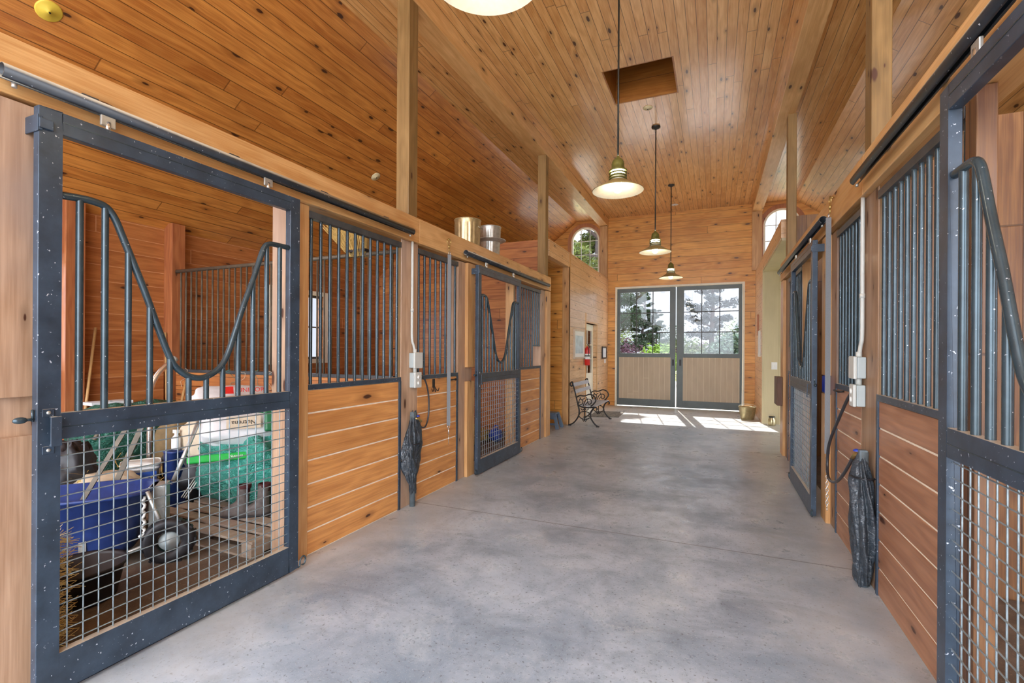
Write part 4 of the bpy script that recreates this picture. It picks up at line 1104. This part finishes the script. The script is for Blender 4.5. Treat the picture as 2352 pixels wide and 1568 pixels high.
# white feed bag with green ends, lying on the teal bundle
n_dir = Vector((.60, .80, 0))
t = bag('feed_bag', (-3.90, 2.98, .80), (.30, .17, .10), radians(54), 'bag', 'white feed bag with bright green end lying on the teal tarp', 5, radians(38))
fr = Vector((.588, .809, 0)); fu = Vector((-.35, .25, .90)).normalized()
nn = Vector((.809, -.588, .35)).normalized(); up2 = nn.cross(fr).normalized(); 
if up2.z < 0: up2 = -up2
q = Vector((-3.90, 2.98, .80)) + nn * .175
MB().obox(q + fr * .02, fr * .13, up2 * .055, nn * .002).build('cream_label', 'beige', t)
text('Nutrena', .055, q + nn * .004 + fr * .02, -fr, -up2, 'olivedark', t)
b = MB()
for k in range(10):
    a0, a1 = pi * k / 10, pi * (k + 1) / 10
    P0 = [q + fr * (.02 - .17 * cos(a)) + up2 * (.055 + .03 * sin(a) + w_) for a, w_ in ((a0, 0), (a1, 0), (a1, .018), (a0, .018))]
    b.add([p + nn * .003 for p in P0], [(0, 1, 2, 3)])
b.build('green_arc', 'dgreen', t)
MB().obox(q + fr * .25 - up2 * .0 - nn * .035, fr * .07, up2 * .09, nn * .05).build('green_end', 'dgreen', t, .02)
o = MB().obox(Vector((-3.80, 2.80, .575)), fr * .30, up2 * .030, nn * .03); o = o.build('green_side_panel', 'green', t, .01)
text('Nutrena', .03, Vector((-3.80, 2.80, .575)) + nn * .032 + fr * .05, fr, up2, 'white', t)
t = bag('feed_bag', (-4.30, 3.20, .98), (.34, .22, .11), radians(60), 'bag', 'white bag with red lettering and stripes, topmost of the pile', 13, radians(22))
fr = Vector((.5, .866, 0)); nn = Vector((.80, -.46, .38)).normalized(); up2 = nn.cross(fr).normalized()
if up2.z < 0: up2 = -up2
q = Vector((-4.30, 3.20, .98)) + nn * .215 + fr * .10
text('UNICOR', .06, q + up2 * .045 + fr * .03, fr, up2, 'red', t)
MB().obox(q + up2 * .05 - fr * .15, fr * .035, up2 * .035, nn * .001).build('red_patch', 'red', t)
b = MB()
for k in range(9): b.add([q + fr * (-.17 + k * .038 + e * .024 + w_) + up2 * (-.055 + e * .03) + nn * .001 for e, w_ in ((0, 0), (0, .014), (1, .014), (1, 0))], [(0, 1, 2, 3)])
b.build('red_stripes', 'red', t)
o = MB().blob((-4.45, 3.05, .62), (.26, .16, .20), .14, 30, 32, 20, flat=-.35, power=.75).build('grain_sack', 'beige'); tag(o, 'tan sack slumped between the white bags and the teal tarp', 'sack')
# white square pail with blue label
def pail():
    c = (-4.84, 2.70); rz = radians(60)
    t = thing('supplement_pail', 'white square pail with a blue printed label, lid on', 'pail', (c[0], c[1], .06))
    superbox(c, .27, .25, .10, .42, rz, .88, 'bag', 'tub', t, p=6)
    superbox(c, .285, .265, .42, .455, rz, .98, 'white', 'lid', t, p=6)
    MB().box(c[0] - .12, c[1] - .12, .014, c[0] + .12, c[1] + .12, .10).build('base_block', 'beige', t)
    R = place((c[0], c[1], 0), rz)
    fn = R.to_3x3() @ Vector((0, -1, 0)); fr_ = R.to_3x3() @ Vector((1, 0, 0)); q = Vector((c[0], c[1], .31)) + fn * .127
    MB().obox(q, fr_ * .115, Vector((0, 0, .07)), fn * .002).build('label', 'labelblue', t)
    text('SIMPLIFLY', .042, q + fn * .004 + Vector((0, 0, .01)), fr_, (0, 0, 1), 'yellow', t)
    MB().obox(q + Vector((0, 0, -.06)), fr_ * .11, Vector((0, 0, .022)), fn * .004).build('yellow_band', 'yellow', t)
    MB().tube([Vector((c[0], c[1], .44)) + fr_ * .165 * cos(a) + fn * .12 * sin(a) for a in [pi * k / 12 for k in range(13)]], .004, 6).build('bail_handle', 'galv', t)
pail()
o = MB().blob((-4.75, 2.38, .20), (.26, .24, .24), .10, 41, 32, 20, flat=-.186, power=.7).build('grain_sack', 'beige'); tag(o, 'beige paper sack behind the blue cart tub', 'sack')
b = MB()
for k in range(900):
    x, y, z = rnd.uniform(-5.15, -4.5), rnd.uniform(2.05, 2.75), .02 + abs(rnd.gauss(0, .18))
    a = rnd.uniform(0, pi); e = rnd.uniform(-.4, .4); l = rnd.uniform(.04, .11); d = Vector((cos(a) * cos(e), sin(a) * cos(e), sin(e))) * l
    p = Vector((x, y, min(.48, z))); s_ = Vector((-sin(a), cos(a), 0)) * .002
    b.add([p - d - s_, p - d + s_, p + d + s_, p + d - s_], [(0, 1, 2, 3)])
b.blob((-4.85, 2.40, .15), (.38, .34, .26), .2, 50, 32, 18, flat=-.136)
o = b.build('hay_pile', 'hay', weld=False); tag(o, 'loose yellow-green hay heaped behind the blue cart', 'hay', kind='stuff')
# hay bale by the doorway
def bale():
    t = thing('straw_bale', 'straw bale standing just inside the left doorway with stray stalks', 'bale', (-3.12, .98, .014))
    MB().box(-3.40, .60, .014, -2.93, 1.29, .58).build('bale_body', 'hay', t, .03)
    b = MB()
    for k in range(900):
        f = rnd.random()
        p = Vector((rnd.uniform(-3.40, -2.93), 1.29, rnd.uniform(.03, .58))) if f < .6 else Vector((-2.93, rnd.uniform(1.0, 1.29), rnd.uniform(.03, .58)))
        d = Vector((rnd.uniform(-.5, .5), rnd.uniform(.1, 1), rnd.uniform(-.6, .6))).normalized() * rnd.uniform(.03, .10)
        s_ = Vector((0, 0, .0016)) if abs(d.z) < .06 else Vector((.0016, 0, 0))
        b.add([p - s_, p + s_, p + d + s_, p + d - s_], [(0, 1, 2, 3)])
    o = b.build('loose_stalks', 'straw', t, weld=False); o['kind'] = 'stuff'
bale()
t = thing('rubber_tub', 'black rubber tub on the mat beside the straw bale', 'tub', (-3.45, 1.62, .014))
MB().lathe([(0, .0), (.15, .0), (.16, .01), (.20, .20), (.215, .21), (.215, .195), (.195, .19), (.15, .02), (0, .02)], (-3.42, 1.60, .016), 36).build('pan', 'black', t)
# boots
def boot(x, y, rz, label):
    t = thing('work_boot', label, 'boot', (x, y, ZP), 'pair of worn boots on the pallet')
    R = place((x, y, ZP), rz)
    b = MB(); n = 20; rings = [(.0, .0, .048, .13), (.0, .02, .05, .135), (.0, .06, .046, .115), (-.03, .09, .042, .075), (-.045, .12, .042, .055), (-.048, .18, .044, .052), (-.05, .235, .047, .055)]
    vs = []
    for cx, z, w, l in rings:
        for i in range(n):
            a = 2 * pi * i / n; vs.append((cx + l * cos(a) * (1 if cos(a) > 0 else .75), w * sin(a), z + .012 + .004 * sin(i * 5)))
    fs = [(j * n + i, j * n + (i + 1) % n, (j + 1) * n + (i + 1) % n, (j + 1) * n + i) for j in range(len(rings) - 1) for i in range(n)] + [tuple(range(n))[::-1]]
    b.add(vs, fs, True); xf(b, R).build('upper', 'bootgrey', t)
    b = MB().lathe([(0, 0), (1, 0), (1, .014), (0, .014)], (0, 0, 0), 24, sx=.132, sy=.052); xf(b, R).build('sole', 'black', t)
    b = MB().lathe([(.97, .232), (1.0, .258), (.86, .26), (.8, .20), (0, .15)], (-.05, 0, 0), 20, sx=.053, sy=.048); xf(b, R).build('lining', 'bootdark', t)
boot(-3.56, 2.70, radians(-150), 'left one of two worn grey boots on the pallet')
boot(-3.44, 2.79, radians(-140), 'right one of two worn grey boots, nearer the jamb post')
# lime-green rubber glove over the tarp
o = MB().blob((-3.13, 3.02, .42), (.02, .09, .13), .25, 61, 20, 14, power=.7).build('rubber_glove', 'lime'); tag(o, 'lime-green rubber grip hanging at the right edge of the teal tarp', 'glove')
b = MB().blob((-5.0, 2.25, .42), (.20, .17, .30), .3, 70, 32, 20, flat=-.40, freq=2.4); o = b.build('duffel_bag', 'black'); tag(o, 'black slumped bag left of the hay behind the cart', 'bag')
b = MB().blob((-4.62, 3.05, .28), (.24, .24, .30), .3, 74, 32, 20, flat=-.26, freq=2.2); o = b.build('folded_blanket', 'black'); tag(o, 'black folded fabric heap between the pail and the teal tarp', 'blanket')
for k, (dx) in enumerate((0, .03, .06)):
    o = MB().tube([(-4.33 + dx, 2.74, .18), (-4.38 + dx, 3.00, .44)], .006, 6).build('metal_rod', 'galv'); tag(o, 'thin metal rod leaning on the black heap', 'rod', 'thin metal rods leaning together on the black heap')
o = MB().blob((-5.25, 3.42, .36), (.22, .34, .42), .12, 80, 32, 20, flat=-.34, power=.8).build('canvas_bundle', 'brown'); tag(o, 'brown canvas bundle under the curved cart push bar', 'bundle')
t = thing('spray_bottle', 'small white bottle standing behind the pail beside the grey tube', 'bottle', (-4.58, 2.86, .5))
MB().lathe([(0, .50), (.035, .50), (.037, .52), (.037, .60), (.014, .635), (.014, .65)], (-4.60, 2.86, .06), 16).build('bottle', 'bag', t)
MB().box(-4.625, 2.845, .71, -4.575, 2.875, .74).build('trigger', 'white', t)
superbox((-4.60, 2.86), .16, .16, .02, .555, 0, .9, 'bluetub', 'blue_bin', None); tag(bpy.data.objects['blue_bin'], 'dark plastic bin under the white bottle behind the cart', 'bin')
t = thing('blue_tray', 'bright blue plastic tray lying on the brown bundle', 'tray', (-5.0, 3.3, .80)); superbox((-5.22, 3.42), .36, .26, .79, .85, .4, .9, 'blue', 'tray', t)
# tools leaning
def stick(name, a, b_, r, mat, label, cat):
    o = MB().tube([a, b_], r, 10).build(name, mat); return tag(o, label, cat)
stick('broom_handle', (-6.12, 2.80, .02), (-6.335, 3.07, 1.72), .014, 'handle', 'wooden tool handle leaning on the back wall at the left', 'tool handle')
stick('broom_handle', (-6.10, 3.70, .02), (-6.33, 3.80, 1.69), .013, 'handle', 'pale tool handle leaning against the back corner post', 'tool handle')
stick('fork_handle', (-5.75, 3.60, .70), (-5.95, 3.83, 1.16), .015, 'handle', 'orange wooden handle leaning on the low plank partition', 'tool handle')
o = MB().tube(bezier([(-5.0, 2.86, .40), (-5.0, 2.865, .93), (-5.0, 2.87, 1.08), (-5.0, 2.90, 1.18), (-5.0, 2.97, 1.285), (-5.0, 3.09, 1.385)], 5), .024, 12).build('vacuum_wand', 'chrome'); tag(o, 'bent bright metal tube rising above the clutter with a grey tip', 'metal tube')
MB().tube([(-5.0, 3.06, 1.36), (-5.0, 3.10, 1.395)], .031, 12).build('tip', 'grey', o)
o = MB().obox((-6.0, 3.02, .93), (.02, .18, .0), (.0, .0, .015), (.10, 0, 0)).build('shelf_board', 'bag'); tag(o, 'pale board edge just above the door mid rail at the left', 'board'); o.location.z = -.02
# baling-twine knots on the partition
for k, (x, z) in enumerate(((-6.02, 1.0), (-5.2, .98), (-5.05, 1.02), (-4.75, 1.0), (-4.62, .95))):
    pts = [(x + rnd.uniform(-.1, .1), 3.845, 1.24 - i * (1.24 - z) / 5 + rnd.uniform(-.02, .02)) for i in range(6)]
    o = MB().tube(bezier([(x, 3.845, 1.25)] + pts, 4), .0022, 5).build('baling_twine', 'teal' if k % 2 else 'beige'); tag(o, 'thin loose string hanging from the partition rail', 'string', 'loose strings hanging from the partition rail')

# second left stall: blue ball, hay, pull cord, straw broom head
t = thing('jolly_ball', 'bright blue ball with a handle inside the second left stall', 'ball', (-3.25, 7.0, .12))
MB().blob((-3.25, 7.0, .125), (.115, .115, .11), 0, 1, 28, 18).build('ball', 'blue', t)
MB().tube([(-3.25 + .04 * cos(a), 7.0, .235 + .045 * sin(a)) for a in [pi * k / 10 for k in range(11)]], .011, 8).build('handle', 'blue', t)
o = MB().blob((-3.75, 7.0, .04), (.35, .5, .18), .35, 90, 32, 18, flat=-.02).build('hay_pile', 'hay'); tag(o, 'small heap of hay on the floor left of the blue ball', 'hay', kind='stuff')
o = MB().tube([(-3.24, 3.904, 2.45), (-3.24, 3.904, 2.20)], .0025, 6).lathe([(0, 2.21), (.010, 2.20), (.014, 2.16), (0, 2.155)], (-3.24, 3.904, 0), 10).build('pull_cord', 'white'); tag(o, 'white pull cord with a knob hanging behind the left bars', 'pull cord')
def broomhead():
    t = thing('straw_broom_head', 'upturned straw broom head stored on the partition rail behind the bars', 'broom', (-3.5, 3.9, 2.5))
    b = MB(); r2 = random.Random(4)
    for k in range(260):
        a = r2.uniform(-1, 1); d = r2.uniform(-.10, .10)
        b.tube([(-3.36 + a * .10, 3.88 + d * .5, 2.44), (-3.50 + a * .30, 3.88 + d, 2.44 + r2.uniform(.30, .42))], .0022, 3, caps=False)
    b.build('bristles', 'straw', t, weld=False)
    MB().box(-3.48, 3.83, 2.485, -3.24, 3.93, 2.51).build('binding', 'black', t)
broomhead()

# ================================================================ OUTSIDE
def ground(name, x0, y0, x1, y1, z, mat): return struct(MB().box(x0, y0, z - .1, x1, y1, z), name, mat)
ground('ground_apron', -40, YF + .2, 45, YF + 12, -.03, 'gravel')
ground('ground_lawn', -60, YF + 12, 70, 110, -.02, 'grass')
ground('ground_near', -40, -40, 45, YB, -.03, 'gravel')
ground('ground_left', -60, YB, XOL - .2, YF + .2, -.04, 'grass')
ground('ground_right', XOR + .2, YB, 70, YF + .2, -.04, 'grass')
def leaves(b, c, r, n, size, rn, squash=1):
    for k in range(n):
        u = rn.uniform(-1, 1); a = rn.uniform(0, 2 * pi); rr = rn.random() ** .35; q = sqrt(1 - u * u)
        p = Vector(c) + Vector((q * cos(a) * r[0], q * sin(a) * r[1], u * r[2])) * rr
        d = Vector((rn.gauss(0, 1), rn.gauss(0, 1), rn.gauss(0, .6))).normalized(); e = d.orthogonal().normalized()
        if rn.random() < .5: e = e.cross(d)
        s_ = size * rn.uniform(.6, 1.4)
        b.add([p - d * s_, p + e * s_ * .45, p + d * s_, p - e * s_ * .45], [(0, 1, 2, 3)])
def tree(x, y, h, kind, label, seed, spread=1.0, leaf='leaf1', group=None, dens=1.0, trunk0=.25):
    rn = random.Random(seed)
    t = thing(kind, label, 'tree', (x, y, 0), group)
    tb = MB(); lb = MB(); tr = h * .022
    pts = [Vector((x + rn.uniform(-.1, .1) * i * .3, y, h * i / 6)) for i in range(7)]
    tb.tube(pts, [tr * (1 - i / 7.5) for i in range(7)], 8)
    nb = 30
    for k in range(nb):
        f = trunk0 + (1 - trunk0) * (k / nb) ** .9; z = h * f; a = k * 2.4 + rn.uniform(-.4, .4)
        L = h * .30 * spread * (1.15 - f * .85) * rn.uniform(.65, 1.2)
        p0 = Vector((x, y, z)); p1 = p0 + Vector((cos(a) * L, sin(a) * L, L * rn.uniform(.05, .55)))
        tb.tube([p0, (p0 + p1) / 2 + Vector((0, 0, -.02 * L)), p1], [tr * .35, tr * .2, tr * .08], 5, caps=False)
        for m in range(3):
            q = p0.lerp(p1, .45 + .28 * m) + Vector((rn.gauss(0, .08), rn.gauss(0, .08), rn.gauss(0, .05))) * L
            leaves(lb, q, (L * .30, L * .30, L * .17), int(210 * dens), h * .009, rn)
    tb.build('trunk', 'bark', t, weld=False); lb.build('foliage', leaf, t, weld=False)
def shrub(x, y, w, h, leaf, label, seed, name='shrub', group=None, n=2600):
    rn = random.Random(seed); t = thing(name, label, 'shrub', (x, y, 0), group)
    b = MB()
    for k in range(9): leaves(b, (x + rn.uniform(-.6, .6) * w / 2, y + rn.uniform(-.4, .4) * w / 2, h * rn.uniform(.3, .62)), (w * .32, w * .32, h * .36), n // 9, .055 + h * .012, rn)
    b.build('foliage', leaf, t, weld=False)
    MB().tube([(x, y, 0), (x, y, h * .4)], .05, 6).build('stem', 'bark', t)
tree(-5.2, 27, 7.0, 'pine_tree', 'tall dark pine filling the left panes of the left far door', 1, 1.1, 'leaf1', dens=1.5)
tree(-3.9, 29, 5.2, 'pine_tree', 'pine beside the tallest one, behind the middle panes of the left door', 2, .62, 'leaf1', dens=1.3)
tree(-3.75, 34, 4.3, 'pine_tree', 'small distant pine near the right edge of the left door panes', 3, .8, 'leaf1')
tree(-.2, 27, 7.6, 'pine_tree', 'wide open-branched pine behind the right door panes', 5, .72, 'leafd', dens=.62, trunk0=.24)
tree(3.6, 31, 8.0, 'pine_tree', 'pine at the right edge of the right door panes', 6, .9, 'leafd', dens=1.6)
tree(-4.6, 20.5, 11.8, 'broadleaf_tree', 'leafy olive-green tree behind the left arched window', 7, .80, 'leaf2', dens=2.0, trunk0=.36)
shrub(-4.3, 25, 2.2, 2.3, 'leafp', 'purple-leaved shrub low in the left door panes', 11)
shrub(-2.75, 27, 2.4, 2.0, 'leafp', 'mauve shrub behind the bright green one', 12)
shrub(-2.3, 22.5, 1.7, 2.0, 'leaf3', 'bright yellow-green shrub low in the left door panes', 13)
shrub(-1.6, 31, 2.6, 2.6, 'leaf2', 'olive shrub near the centre between the door leaves', 14)
shrub(-1.3, 34, 2.6, 2.3, 'leafp', 'dark mauve shrub low in the right door panes', 15)
shrub(.55, 21.5, 2.3, 2.4, 'leafb', 'feathery blue-green shrub low in the right door panes', 16, n=4200)
shrub(1.75, 24.6, 2.0, 3.3, 'leafb', 'tall feathery shrub at the right edge of the right door', 17, n=3200)
for k in range(9):
    shrub(-20 + k * 5.4, 48, 4.2, 4.0 + (k * 37 % 5) * .3, 'leaf1' if k % 2 else 'leaf2', 'leafy bush in the distant hedge beyond the lawn', 30 + k, group='bushes of the distant hedge', n=1500)
